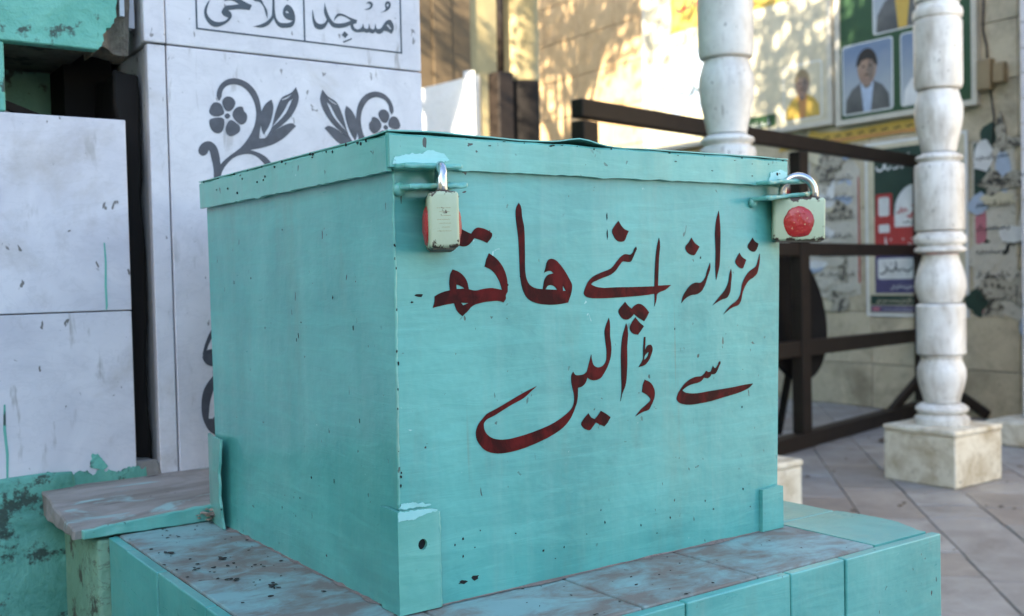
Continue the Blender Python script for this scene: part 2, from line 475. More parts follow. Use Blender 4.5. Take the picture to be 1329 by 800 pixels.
def ell(cu, cv, ru, rv, k=20, wob=0.0, seed=0):
    rr = random.Random(seed)
    return [(cu + ru * (1 + wob * rr.uniform(-1, 1)) * math.cos(2 * math.pi * i / k), cv + rv * (1 + wob * rr.uniform(-1, 1)) * math.sin(2 * math.pi * i / k)) for i in range(k)]
def stroke(pts, w):
    """brush stroke outline of varying width through points"""
    L, Rr = [], []
    n_ = len(pts)
    for i in range(n_):
        a = pts[max(i - 1, 0)]; b = pts[min(i + 1, n_ - 1)]
        dx, dy = b[0] - a[0], b[1] - a[1]
        l = math.hypot(dx, dy) or 1
        ww = w * (0.35 + 0.65 * math.sin(math.pi * (i + 0.6) / (n_ + 0.2)))
        L.append((pts[i][0] - dy / l * ww, pts[i][1] + dx / l * ww)); Rr.append((pts[i][0] + dy / l * ww, pts[i][1] - dx / l * ww))
    return L + Rr[::-1]
def ragged(poly, step=.0012, amp=.0009, freq=260.0, seed=0.0):
    # break a clean outline into a torn one
    o = []
    for i in range(len(poly)):
        a, b = poly[i], poly[(i + 1) % len(poly)]
        L = math.hypot(b[0] - a[0], b[1] - a[1])
        k = max(1, int(L / step))
        for j in range(k):
            x, y = a[0] + (b[0] - a[0]) * j / k, a[1] + (b[1] - a[1]) * j / k
            p_ = Vector((x * freq, y * freq, seed)); p2 = p_ * 2.7
            o.append((x + amp * (noise.noise(p_) + .5 * noise.noise(p2)), y + amp * (noise.noise(p_ + Vector((19, 7, 3))) + .5 * noise.noise(p2 + Vector((19, 7, 3))))))
    return o
def roughen(bm, amp, scale, seed=0.0, filt=None):
    for v in bm.verts:
        if filt is None or filt(v.co):
            q = v.co * scale + Vector((seed, seed * 1.7, seed * 0.3))
            v.co += Vector((noise.noise(q), noise.noise(q + Vector((31, 0, 0))), noise.noise(q + Vector((0, 57, 0))))) * amp
LETTERS = {
 'tah': ['956,3006 982,2991 1008,2977 1032,2960 1054,2941 1074,2919 1092,2896 1108,2871 1121,2845 1131,2819 1137,2799 1142,2779 1145,2758 1147,2727 1147,2696 1146,2664 1137,2653 1129,2642 1124,2631 1124,2622 1125,2613 1125,2605 1119,2592 1109,2581 1098,2570 1090,2573 1081,2576 1073,2579 1032,2586 991,2585 949,2583 915,2581 881,2577 847,2571 827,2567 806,2563 787,2556 774,2551 762,2544 751,2537 744,2530 738,2523 731,2516 710,2498 687,2482 665,2465 652,2475 639,2484 627,2495 616,2509 606,2523 599,2538 593,2551 589,2564 585,2578 564,2577 543,2575 522,2573 493,2569 464,2564 435,2558 413,2555 391,2551 370,2547 377,2566 384,2584 388,2602 390,2616 390,2629 390,2643 406,2651 421,2659 438,2666 457,2673 476,2678 496,2683 512,2686 528,2689 545,2692 543,2718 541,2745 542,2771 545,2793 549,2815 556,2836 563,2847 570,2858 577,2869 594,2864 611,2859 627,2853 648,2842 668,2829 685,2813 698,2799 709,2783 718,2767 726,2744 731,2720 736,2696 757,2691 779,2686 800,2683 831,2685 861,2691 891,2696 922,2699 953,2701 983,2701 1007,2697 1031,2693 1055,2688 1065,2686 1076,2684 1086,2683 1080,2703 1074,2723 1067,2743 1056,2767 1043,2790 1027,2812 1013,2829 996,2845 978,2859 955,2871 931,2880 907,2890 914,2912 921,2935 929,2957 938,2973 947,2989','609,2740 624,2736 639,2732 653,2727 666,2720 679,2712 692,2704 682,2703 672,2702 662,2702 645,2701 628,2701 611,2701','654,2581 665,2580 677,2579 688,2578 702,2577 716,2577 731,2577 721,2574 712,2571 703,2567 693,2564 683,2561 673,2558','667,3219 688,3210 710,3201 732,3192 746,3186 760,3181 775,3176 785,3189 796,3201 808,3213 817,3219 827,3225 837,3229 855,3231 875,3228 894,3225 914,3220 933,3213 951,3206 966,3198 979,3190 993,3182 993,3174 993,3166 993,3158 980,3136 959,3116 939,3097 917,3106 894,3115 872,3122 850,3128 828,3133 806,3138 797,3128 789,3119 780,3109 767,3096 753,3084 738,3075 723,3069 707,3066 691,3065 674,3067 658,3071 644,3078 636,3083 628,3090 622,3097 618,3110 618,3126 620,3141 631,3168 649,3194'],
 'ha': ['1290,3455 1297,3445 1305,3435 1311,3425 1318,3398 1319,3370 1321,3342 1328,3305 1337,3269 1343,3232 1345,3200 1346,3168 1346,3135 1346,3080 1345,3024 1345,2969 1343,2932 1342,2895 1343,2858 1345,2830 1349,2802 1356,2775 1365,2756 1375,2738 1389,2721 1404,2710 1422,2700 1440,2692 1472,2684 1505,2680 1539,2676 1541,2689 1543,2702 1546,2715 1550,2734 1556,2753 1565,2771 1575,2784 1587,2796 1601,2805 1620,2812 1642,2815 1663,2819 1655,2827 1647,2835 1637,2840 1626,2842 1614,2842 1602,2841 1587,2837 1572,2832 1558,2827 1564,2843 1571,2860 1576,2876 1580,2888 1583,2899 1586,2911 1592,2921 1597,2931 1605,2939 1615,2946 1628,2950 1640,2953 1655,2952 1670,2948 1685,2943 1708,2930 1727,2913 1746,2895 1768,2872 1788,2848 1807,2823 1823,2802 1837,2780 1851,2758 1861,2742 1871,2725 1877,2708 1878,2689 1875,2670 1872,2651 1860,2615 1843,2580 1827,2545 1794,2541 1760,2537 1727,2534 1668,2531 1608,2532 1550,2537 1514,2541 1479,2548 1445,2557 1418,2567 1391,2579 1369,2594 1348,2615 1332,2640 1319,2665 1309,2692 1301,2720 1296,2748 1290,2785 1287,2822 1285,2859 1284,2905 1283,2951 1282,2997 1281,3048 1279,3098 1276,3149 1270,3199 1263,3250 1257,3300 1255,3323 1253,3346 1254,3369 1256,3387 1260,3406 1267,3424 1274,3434 1282,3444','1567,2675 1577,2687 1586,2699 1598,2707 1612,2711 1628,2712 1643,2710 1659,2705 1674,2697 1687,2687 1693,2680 1698,2673 1704,2666','1768,2710 1803,2655 1770,2656'],
 'apne': ['2987,3148 2991,3135 2994,3122 2997,3110 2998,3059 2990,3008 2982,2957 2977,2891 2972,2825 2967,2760 2965,2732 2963,2705 2961,2677 3138,2680 3115,2664 3092,2649 3068,2635 3033,2624 2996,2616 2963,2603 2958,2599 2953,2596 2948,2592 2940,2577 2939,2558 2937,2539 2929,2518 2919,2496 2910,2475 2912,2499 2913,2523 2914,2548 2914,2564 2914,2580 2913,2596 2882,2594 2850,2591 2819,2588 2751,2584 2684,2581 2617,2579 2551,2577 2485,2575 2420,2574 2343,2573 2266,2572 2190,2574 2158,2575 2126,2576 2096,2580 2076,2583 2056,2588 2040,2596 2031,2603 2023,2612 2018,2621 2018,2636 2025,2652 2032,2668 2043,2690 2056,2712 2072,2732 2089,2749 2108,2764 2129,2778 2162,2793 2198,2805 2234,2817 2277,2829 2321,2840 2360,2856 2385,2874 2407,2896 2429,2917 2448,2935 2468,2953 2489,2968 2505,2977 2521,2985 2539,2990 2562,2989 2586,2985 2608,2985 2619,2990 2629,2997 2638,3005 2646,3016 2652,3030 2659,3042 2666,3048 2673,3054 2680,3060 2683,3056 2687,3053 2689,3049 2689,3035 2679,3020 2668,3005 2659,2987 2648,2969 2637,2952 2628,2938 2619,2925 2606,2915 2591,2913 2574,2914 2557,2916 2540,2918 2523,2920 2508,2919 2493,2912 2480,2899 2467,2887 2447,2866 2429,2845 2407,2826 2389,2814 2369,2803 2348,2793 2320,2784 2291,2777 2261,2769 2232,2761 2203,2752 2175,2742 2153,2735 2131,2728 2114,2717 2112,2715 2110,2712 2108,2710 2112,2704 2124,2699 2136,2695 2154,2688 2173,2683 2192,2679 2267,2670 2345,2672 2423,2673 2521,2672 2620,2671 2720,2671 2784,2671 2850,2671 2915,2671 2919,2741 2923,2812 2929,2882 2936,2943 2945,3004 2958,3064 2967,3092 2977,3120','2463,3308 2474,3294 2485,3279 2497,3264 2509,3252 2521,3241 2535,3231 2552,3224 2571,3219 2590,3213 2581,3198 2572,3183 2563,3169 2554,3149 2544,3130 2528,3116 2515,3112 2499,3109 2483,3109 2466,3111 2449,3117 2435,3124 2419,3136 2407,3152 2397,3168 2389,3180 2382,3192 2379,3204 2383,3222 2395,3239 2409,3256 2426,3274 2444,3291','2527,2530 2539,2517 2552,2504 2565,2491 2579,2480 2594,2470 2608,2460 2620,2470 2632,2480 2645,2488 2664,2497 2685,2504 2705,2506 2730,2501 2754,2490 2775,2476 2797,2458 2816,2438 2835,2417 2825,2401 2814,2385 2803,2370 2792,2357 2780,2345 2768,2333 2745,2344 2723,2355 2702,2366 2680,2380 2658,2395 2637,2409 2626,2398 2615,2387 2602,2378 2587,2369 2570,2361 2552,2357 2535,2357 2518,2359 2503,2364 2484,2374 2467,2389 2455,2406 2447,2418 2442,2431 2440,2443 2447,2459 2461,2473 2477,2487 2493,2501 2510,2515','2656,2375 2670,2360 2685,2344 2701,2329 2721,2313 2743,2298 2764,2284 2749,2268 2734,2253 2719,2237 2707,2226 2695,2215 2684,2204 2664,2207 2645,2210 2628,2215 2606,2229 2588,2247 2579,2266 2581,2283 2590,2301 2601,2318 2617,2338 2636,2357'],
 'nazrana': ['3833,3428 3837,3409 3840,3391 3843,3372 3846,3342 3849,3312 3851,3282 3853,3193 3850,3103 3845,3013 3842,2963 3838,2913 3830,2864 3822,2834 3811,2804 3800,2774 3794,2755 3787,2737 3780,2718 3777,2737 3775,2756 3773,2775 3771,2854 3775,2934 3779,3013 3776,3098 3773,3183 3781,3267 3788,3302 3797,3337 3809,3371 3816,3390 3825,3409','3435,3151 3448,3134 3460,3118 3475,3102 3496,3088 3521,3074 3546,3061 3532,3043 3518,3025 3503,3007 3492,2994 3481,2981 3467,2973 3450,2973 3429,2977 3411,2983 3386,2994 3364,3011 3351,3030 3348,3039 3347,3049 3348,3059 3358,3074 3376,3088 3393,3102 3408,3118 3421,3134','3693,2892 3695,2878 3696,2864 3697,2850 3688,2815 3670,2781 3652,2747 3639,2717 3625,2687 3608,2659 3593,2638 3576,2618 3555,2601 3539,2592 3521,2584 3503,2578 3473,2573 3441,2572 3410,2568 3385,2561 3361,2552 3339,2541 3317,2527 3297,2511 3277,2495 3283,2516 3290,2537 3299,2557 3313,2579 3331,2601 3351,2621 3372,2642 3396,2662 3423,2678 3443,2686 3464,2692 3485,2696 3508,2695 3532,2692 3553,2693 3575,2702 3594,2717 3610,2733 3629,2760 3641,2791 3654,2821 3667,2845 3680,2868','4001,2824 4004,2814 4007,2804 4009,2793 4011,2756 4005,2718 3998,2680 3993,2639 3986,2598 3967,2560 3957,2549 3946,2537 3933,2528 3911,2520 3884,2516 3858,2511 3811,2495 3767,2477 3723,2458 3750,2481 3777,2504 3805,2527 3839,2553 3873,2579 3903,2607 3923,2631 3940,2656 3954,2681 3964,2711 3970,2741 3978,2771 3985,2789 3993,2806','4134,2994 4146,2979 4158,2964 4173,2951 4192,2940 4213,2930 4234,2920 4224,2902 4214,2884 4204,2867 4196,2852 4188,2838 4176,2829 4158,2830 4135,2838 4115,2848 4094,2863 4077,2880 4068,2899 4072,2916 4083,2934 4096,2951 4108,2966 4121,2980','4338,3154 4347,3143 4356,3132 4366,3122 4385,3110 4407,3101 4429,3091 4422,3074 4415,3058 4405,3042 4395,3028 4383,3015 4368,3006 4352,3005 4335,3007 4319,3011 4295,3020 4275,3034 4264,3050 4262,3057 4263,3065 4264,3073 4272,3086 4286,3098 4299,3111 4312,3125 4325,3140','4447,2983 4446,2961 4446,2940 4445,2918 4440,2887 4432,2856 4422,2826 4416,2807 4409,2789 4399,2772 4383,2758 4365,2746 4346,2734 4319,2722 4291,2711 4267,2698 4245,2679 4226,2659 4209,2638 4194,2616 4181,2593 4170,2570 4162,2545 4156,2519 4146,2494 4135,2477 4122,2461 4106,2447 4079,2438 4048,2432 4018,2426 3969,2406 3925,2383 3880,2360 3910,2387 3941,2414 3975,2439 4015,2461 4059,2480 4096,2504 4114,2524 4129,2547 4142,2571 4151,2601 4157,2631 4166,2662 4178,2687 4194,2713 4212,2737 4235,2761 4262,2784 4291,2804 4322,2819 4355,2833 4382,2849 4398,2870 4408,2894 4418,2918 4428,2940 4437,2961'],
 'se': ['3816,1873 3819,1868 3821,1863 3822,1858 3819,1847 3811,1837 3802,1827 3792,1810 3781,1792 3769,1776 3760,1764 3750,1754 3736,1746 3727,1745 3716,1744 3705,1744 3698,1745 3692,1746 3686,1747 3680,1739 3674,1732 3666,1725 3657,1718 3646,1712 3634,1709 3622,1709 3610,1712 3597,1714 3589,1716 3582,1717 3574,1718 3564,1708 3553,1698 3540,1689 3526,1683 3512,1679 3496,1675 3472,1671 3447,1670 3422,1667 3397,1663 3372,1658 3348,1651 3329,1645 3310,1637 3293,1629 3284,1624 3276,1619 3268,1613 3278,1606 3288,1599 3298,1593 3321,1585 3346,1580 3371,1576 3407,1571 3444,1568 3481,1567 3523,1568 3564,1570 3606,1573 3656,1575 3707,1577 3758,1578 3835,1581 3912,1584 3990,1587 4052,1591 4113,1596 4175,1600 4221,1602 4266,1603 4312,1603 4293,1591 4275,1578 4255,1566 4225,1554 4193,1545 4160,1537 4113,1527 4064,1519 4015,1512 3962,1505 3910,1499 3858,1493 3798,1485 3739,1477 3679,1470 3625,1466 3570,1462 3516,1460 3474,1458 3433,1457 3392,1458 3355,1460 3319,1464 3283,1472 3262,1477 3241,1483 3223,1492 3208,1502 3195,1515 3188,1528 3187,1539 3190,1551 3195,1562 3206,1583 3221,1602 3238,1620 3260,1643 3285,1665 3312,1684 3336,1697 3360,1709 3386,1719 3412,1726 3439,1733 3467,1737 3492,1737 3518,1736 3541,1738 3552,1742 3563,1748 3573,1754 3587,1764 3599,1776 3611,1788 3624,1781 3636,1774 3649,1771 3659,1772 3670,1774 3680,1777 3686,1787 3692,1797 3697,1808 3702,1816 3706,1824 3711,1832 3717,1823 3723,1815 3732,1810 3738,1809 3746,1808 3753,1808 3764,1818 3774,1828 3783,1838 3789,1848 3795,1859 3803,1868 3807,1870 3812,1872'],
 'dalen': ['2318,2382 2321,2369 2324,2357 2327,2345 2330,2300 2328,2256 2327,2212 2332,2177 2337,2143 2340,2108 2340,2078 2337,2049 2332,2020 2323,1990 2311,1962 2297,1934 2282,1909 2265,1886 2247,1863 2232,1846 2217,1829 2198,1816 2180,1808 2161,1803 2141,1801 2118,1801 2096,1804 2075,1810 2062,1817 2050,1826 2038,1835 2030,1815 2021,1796 2009,1779 1995,1767 1979,1758 1961,1751 1948,1748 1934,1747 1921,1745 1921,1730 1921,1714 1920,1699 1918,1670 1914,1641 1907,1613 1899,1592 1888,1572 1878,1551 1863,1523 1846,1495 1827,1469 1800,1441 1770,1415 1737,1392 1694,1369 1648,1349 1601,1332 1544,1312 1486,1296 1427,1281 1367,1267 1307,1254 1245,1244 1203,1239 1161,1235 1118,1232 1076,1231 1035,1232 993,1236 955,1244 918,1254 884,1270 859,1286 837,1306 818,1328 801,1350 787,1374 778,1398 775,1418 774,1439 777,1459 784,1479 793,1499 805,1517 817,1530 830,1542 843,1554 859,1568 875,1582 893,1595 928,1611 966,1623 1005,1636 1047,1652 1089,1669 1131,1686 1182,1706 1233,1726 1285,1746 1337,1764 1389,1781 1442,1798 1420,1783 1398,1769 1375,1754 1350,1736 1324,1719 1297,1703 1255,1686 1211,1672 1168,1657 1125,1640 1083,1622 1041,1604 1012,1592 983,1580 953,1569 930,1562 906,1555 885,1545 875,1536 866,1527 860,1517 857,1505 858,1493 859,1481 863,1463 871,1445 882,1428 895,1413 912,1399 930,1387 958,1373 990,1364 1022,1357 1055,1352 1088,1351 1122,1351 1164,1353 1206,1358 1249,1363 1314,1372 1379,1383 1444,1396 1511,1411 1579,1428 1644,1450 1686,1467 1727,1486 1767,1507 1795,1523 1821,1540 1843,1560 1856,1577 1866,1597 1872,1616 1876,1645 1875,1674 1871,1703 1866,1721 1861,1740 1856,1758 1850,1781 1846,1804 1844,1827 1845,1842 1846,1856 1851,1870 1856,1880 1863,1890 1870,1900 1876,1890 1883,1880 1891,1871 1907,1865 1926,1863 1946,1863 1965,1863 1984,1865 2002,1869 2013,1875 2024,1883 2034,1890 2041,1910 2049,1930 2056,1950 2068,1982 2079,2014 2091,2046 2093,2028 2094,2009 2099,1991 2104,1972 2112,1953 2125,1938 2139,1930 2156,1923 2172,1920 2192,1920 2212,1924 2230,1931 2246,1942 2259,1957 2269,1972 2278,1997 2280,2025 2281,2052 2278,2097 2271,2141 2265,2186 2263,2210 2260,2235 2261,2259 2267,2284 2277,2308 2288,2331 2298,2348 2308,2365','2535,2321 2540,2308 2545,2295 2550,2283 2557,2221 2549,2159 2541,2097 2540,2007 2538,1917 2530,1828 2525,1788 2518,1749 2505,1711 2496,1694 2485,1678 2475,1661 2462,1634 2453,1605 2443,1577 2449,1608 2455,1639 2459,1670 2461,1719 2460,1769 2459,1819 2459,1908 2460,1997 2466,2086 2470,2121 2475,2155 2482,2189 2497,2233 2516,2277','2044,1495 2053,1480 2063,1466 2075,1453 2088,1446 2103,1440 2118,1434 2132,1445 2147,1456 2160,1467 2172,1479 2184,1492 2195,1505 2216,1494 2236,1484 2256,1473 2275,1460 2294,1447 2313,1433 2300,1416 2287,1399 2273,1382 2260,1372 2247,1362 2233,1352 2214,1361 2195,1369 2177,1377 2161,1385 2145,1393 2130,1401 2117,1388 2104,1376 2091,1364 2079,1352 2067,1340 2053,1334 2035,1336 2015,1343 1997,1351 1977,1365 1961,1382 1952,1400 1957,1418 1973,1437 1991,1454 2007,1468 2026,1482','2763,1759 2785,1750 2808,1742 2827,1731 2848,1714 2864,1695 2877,1674 2885,1656 2890,1638 2892,1619 2891,1599 2886,1579 2878,1559 2868,1540 2856,1520 2842,1502 2832,1486 2821,1471 2806,1459 2786,1453 2762,1450 2739,1447 2702,1437 2666,1424 2631,1412 2656,1434 2682,1455 2709,1476 2736,1491 2765,1505 2791,1521 2809,1532 2825,1543 2833,1556 2829,1569 2817,1583 2804,1596 2780,1613 2752,1627 2723,1641 2726,1663 2730,1686 2735,1708 2743,1725 2753,1742','2764,2179 2782,2177 2772,2046 2785,2065 2798,2084 2816,2096 2828,2098 2840,2099 2851,2097 2862,2088 2869,2074 2873,2060 2872,2041 2864,2022 2855,2003 2844,1980 2830,1958 2812,1937 2797,1923 2780,1910 2760,1900 2736,1894 2710,1891 2683,1888 2696,1901 2709,1915 2721,1928 2730,1940 2738,1952 2746,1964 2747,2004 2748,2045 2751,2085 2755,2116 2759,2148','2821,2028 2820,2018 2814,2000 2803,1983 2789,1970 2773,1959 2762,1956 2760,1964 2762,1979 2767,1993 2784,2010 2807,2024'],
}
INLAY = {
 'falahi': ['743,6616 723,6589 704,6562 687,6534 674,6510 663,6485 655,6461 651,6430 652,6398 658,6369 666,6346 678,6324 691,6304 708,6284 727,6266 749,6253 771,6247 796,6245 820,6247 849,6255 878,6268 905,6283 937,6303 967,6326 992,6352 1009,6374 1024,6397 1031,6421 1029,6435 1026,6448 1020,6460 1010,6472 997,6481 984,6491 1029,6502 1074,6513 1119,6522 1174,6528 1230,6530 1285,6532 1321,6603 1287,6612 1254,6622 1221,6633 1188,6648 1157,6664 1124,6679 1096,6690 1068,6701 1039,6703 1018,6698 997,6689 978,6677 959,6656 943,6631 928,6606 952,6614 976,6622 1001,6627 1021,6628 1041,6627 1061,6624 1088,6615 1114,6603 1140,6591 1105,6582 1070,6574 1035,6565 1010,6561 985,6557 962,6549 944,6537 926,6522 912,6505 900,6485 891,6464 890,6444 893,6436 898,6429 904,6423 926,6408 953,6400 981,6391 973,6380 965,6369 956,6359 930,6341 901,6328 870,6320 846,6315 822,6313 799,6314 773,6321 749,6333 728,6349 712,6366 698,6385 689,6407 686,6429 687,6453 691,6477 698,6501 707,6525 717,6549 725,6572 734,6594','1335,6737 1366,6739 1396,6741 1423,6737 1453,6711 1474,6669 1495,6628 1510,6606 1525,6585 1537,6561 1542,6526 1541,6487 1540,6448 1532,6469 1524,6490 1516,6511 1509,6538 1503,6566 1494,6592 1478,6619 1457,6643 1433,6661 1403,6666 1370,6665 1346,6673 1339,6691 1337,6714','1617,7110 1656,7128 1655,7032 1654,6936 1653,6840 1652,6776 1650,6712 1650,6648 1650,6612 1651,6576 1654,6540 1658,6512 1663,6484 1673,6459 1685,6442 1700,6427 1717,6416 1740,6411 1767,6412 1794,6416 1821,6419 1847,6425 1872,6435 1887,6444 1901,6454 1915,6464 1882,6466 1850,6469 1822,6477 1804,6489 1789,6503 1778,6520 1771,6542 1770,6567 1774,6592 1780,6612 1789,6631 1801,6649 1811,6661 1823,6671 1834,6678 1854,6677 1874,6668 1892,6655 1911,6636 1925,6613 1936,6588 1944,6562 1949,6533 1950,6505 1949,6480 1945,6455 1937,6431 1927,6411 1913,6392 1897,6377 1873,6365 1845,6358 1818,6353 1787,6348 1756,6344 1728,6348 1707,6357 1688,6371 1671,6387 1654,6412 1642,6442 1629,6471 1623,6458 1616,6446 1609,6433 1592,6407 1572,6382 1549,6360 1525,6343 1499,6329 1472,6317 1425,6309 1377,6311 1328,6312 1369,6327 1409,6342 1449,6360 1480,6377 1510,6396 1539,6418 1561,6439 1582,6461 1598,6485 1607,6513 1610,6542 1613,6571 1619,6659 1617,6747 1615,6835 1616,6926 1616,7018','1805,6572 1832,6593 1863,6567 1824,6556','1842,6806 1876,6774 1843,6731 1807,6765'],
 'masjid': ['3459,6668 3475,6661 3490,6647 3502,6632 3513,6613 3521,6592 3525,6570 3524,6544 3517,6516 3505,6491 3498,6481 3490,6472 3482,6462 3461,6471 3439,6480 3417,6487 3398,6490 3378,6491 3359,6493 3344,6477 3330,6462 3314,6449 3295,6441 3275,6437 3256,6436 3241,6441 3227,6449 3213,6457 3196,6446 3179,6434 3162,6428 3145,6430 3129,6436 3112,6443 3098,6437 3083,6431 3069,6427 3055,6429 3041,6433 3027,6438 3008,6434 2989,6430 2970,6426 2941,6421 2912,6417 2885,6419 2864,6426 2845,6437 2830,6450 2820,6468 2813,6489 2807,6510 2787,6499 2767,6488 2747,6478 2706,6462 2664,6451 2622,6444 2588,6443 2555,6444 2526,6452 2501,6469 2480,6494 2460,6518 2449,6496 2437,6473 2424,6452 2410,6434 2393,6417 2375,6403 2358,6395 2339,6390 2321,6388 2297,6390 2273,6397 2254,6407 2239,6427 2230,6451 2223,6477 2216,6509 2213,6541 2213,6574 2215,6601 2218,6628 2222,6655 2226,6629 2230,6603 2235,6577 2239,6556 2244,6536 2251,6517 2260,6503 2270,6489 2283,6478 2299,6471 2318,6467 2337,6466 2358,6471 2379,6480 2398,6492 2412,6506 2424,6523 2436,6540 2422,6571 2408,6602 2398,6634 2397,6679 2404,6725 2411,6772 2417,6748 2424,6724 2432,6700 2441,6672 2451,6644 2463,6618 2474,6595 2487,6574 2502,6554 2518,6537 2535,6522 2555,6511 2585,6507 2618,6509 2651,6514 2689,6522 2726,6534 2763,6549 2782,6558 2801,6567 2820,6577 2788,6593 2757,6608 2724,6619 2696,6624 2668,6626 2641,6621 2621,6612 2602,6598 2585,6583 2571,6567 2560,6549 2549,6532 2553,6552 2557,6573 2564,6593 2578,6615 2594,6637 2614,6651 2636,6657 2660,6657 2683,6655 2721,6647 2757,6634 2793,6621 2834,6611 2876,6602 2918,6593 2914,6576 2911,6560 2903,6547 2889,6539 2871,6533 2853,6528 2858,6509 2863,6489 2873,6474 2889,6466 2909,6461 2929,6462 2949,6468 2969,6480 2986,6494 2999,6512 3007,6533 3016,6554 3020,6532 3025,6509 3035,6493 3051,6487 3069,6485 3085,6486 3101,6504 3108,6535 3116,6566 3120,6541 3124,6516 3135,6499 3151,6493 3169,6490 3185,6492 3202,6511 3209,6545 3217,6578 3223,6550 3229,6521 3243,6505 3261,6505 3282,6510 3301,6518 3325,6539 3343,6568 3362,6596 3376,6614 3390,6631 3407,6646 3424,6656 3442,6665','3398,6581 3435,6592 3484,6533 3462,6524','2710,6409 2769,6368 2721,6312 2663,6349','2678,6258 2819,6323 2826,6305 2692,6240','3385,6874 3390,6894 3400,6915 3415,6929 3429,6934 3446,6936 3459,6935 3472,6924 3480,6905 3483,6887 3477,6861 3461,6834 3441,6811 3403,6785 3355,6767 3308,6749 3343,6771 3378,6793 3397,6818 3395,6836 3387,6855','3429,6899 3437,6897 3446,6890 3450,6882 3447,6871 3437,6859 3428,6854 3421,6857 3414,6863 3411,6871 3413,6881 3421,6893','3068,6851 3087,6868 3106,6884 3126,6893 3147,6891 3169,6881 3182,6866 3183,6848 3177,6827 3166,6807 3154,6794 3138,6783 3122,6774 3097,6767 3070,6765 3044,6764 3072,6775 3100,6786 3123,6802 3134,6815 3144,6830 3146,6843 3141,6849 3133,6855 3125,6859 3107,6860 3087,6856'],
 'flower': ['862,5261 874,5284 892,5305 914,5320 940,5327 969,5327 994,5320 1016,5304 1034,5281 1043,5256 1041,5233 1032,5208 1020,5186 1003,5162 982,5141 958,5129 944,5127 930,5127 918,5130 899,5142 886,5163 875,5185 865,5209 860,5236','690,5151 702,5181 720,5209 741,5229 767,5236 796,5236 821,5229 839,5215 854,5196 865,5174 876,5145 882,5114 876,5088 863,5075 844,5064 825,5055 784,5045 741,5046 706,5060 694,5072 684,5087 678,5102 679,5118 684,5135','681,4997 698,5009 721,5018 745,5024 793,5034 842,5035 874,5020 882,4996 882,4964 877,4932 870,4900 858,4868 839,4843 826,4834 812,4826 798,4821 770,4821 743,4830 719,4845 701,4866 687,4892 678,4920 674,4946 673,4974','912,4944 927,4972 946,4998 968,5012 993,5010 1019,4995 1044,4978 1063,4966 1081,4953 1093,4937 1099,4915 1098,4890 1091,4868 1076,4847 1053,4830 1029,4815 1007,4804 983,4794 961,4792 938,4800 917,4817 902,4837 895,4870 899,4908','997,5087 1006,5124 1030,5162 1061,5189 1088,5200 1119,5206 1143,5201 1151,5186 1155,5166 1161,5147 1173,5135 1186,5123 1197,5111 1205,5072 1198,5028 1177,4991 1161,4977 1143,4965 1125,4958 1096,4963 1069,4981 1045,5002 1022,5027 1004,5057','885,5059 893,5076 910,5093 927,5101 943,5095 959,5080 966,5065 958,5048 941,5031 924,5023 908,5029 892,5044'],
 'stem': ['854,5319 857,5342 860,5365 866,5387 879,5414 897,5439 918,5460 955,5481 998,5494 1040,5500 1082,5497 1123,5487 1161,5471 1195,5449 1225,5421 1251,5390 1279,5349 1302,5304 1319,5257 1330,5207 1336,5154 1335,5101 1329,5047 1316,4993 1299,4940 1277,4891 1251,4843 1222,4797 1184,4743 1141,4691 1094,4643 1054,4610 1012,4579 970,4548 935,4521 900,4494 867,4465 847,4446 828,4425 809,4405 806,4443 804,4482 798,4520 789,4568 776,4614 753,4654 731,4677 705,4696 676,4707 650,4708 622,4703 597,4693 569,4675 544,4650 526,4622 517,4597 513,4569 518,4545 531,4529 551,4515 571,4509 592,4514 614,4526 631,4541 640,4558 646,4578 652,4590 666,4577 678,4527 688,4477 699,4432 707,4388 713,4342 715,4272 711,4201 707,4129 796,4132 802,4185 808,4238 821,4289 841,4330 866,4371 895,4408 929,4446 967,4482 1009,4511 1048,4530 1090,4545 1133,4556 1167,4563 1202,4566 1236,4565 1271,4557 1306,4544 1338,4527 1367,4505 1394,4478 1419,4451 1447,4420 1473,4387 1500,4355 1595,4359 1554,4420 1514,4482 1464,4533 1431,4554 1397,4572 1361,4587 1320,4600 1279,4611 1237,4621 1293,4633 1349,4645 1405,4659 1462,4676 1519,4695 1575,4718 1635,4750 1694,4787 1749,4828 1787,4862 1823,4899 1860,4936 1879,4954 1898,4972 1918,4990 1900,5004 1882,5018 1863,5027 1828,5026 1790,5014 1754,4999 1709,4977 1666,4949 1623,4921 1565,4880 1508,4837 1451,4795 1367,4786 1371,4819 1376,4853 1380,4886 1393,4953 1406,5020 1414,5086 1413,5139 1409,5192 1402,5244 1393,5291 1381,5336 1364,5380 1340,5424 1310,5465 1275,5500 1241,5526 1204,5547 1164,5563 1125,5574 1084,5581 1043,5582 1001,5576 959,5565 921,5547 890,5526 862,5500 838,5472 818,5441 802,5406 792,5372 788,5349 786,5325 789,5304 798,5288 810,5273 822,5258'],
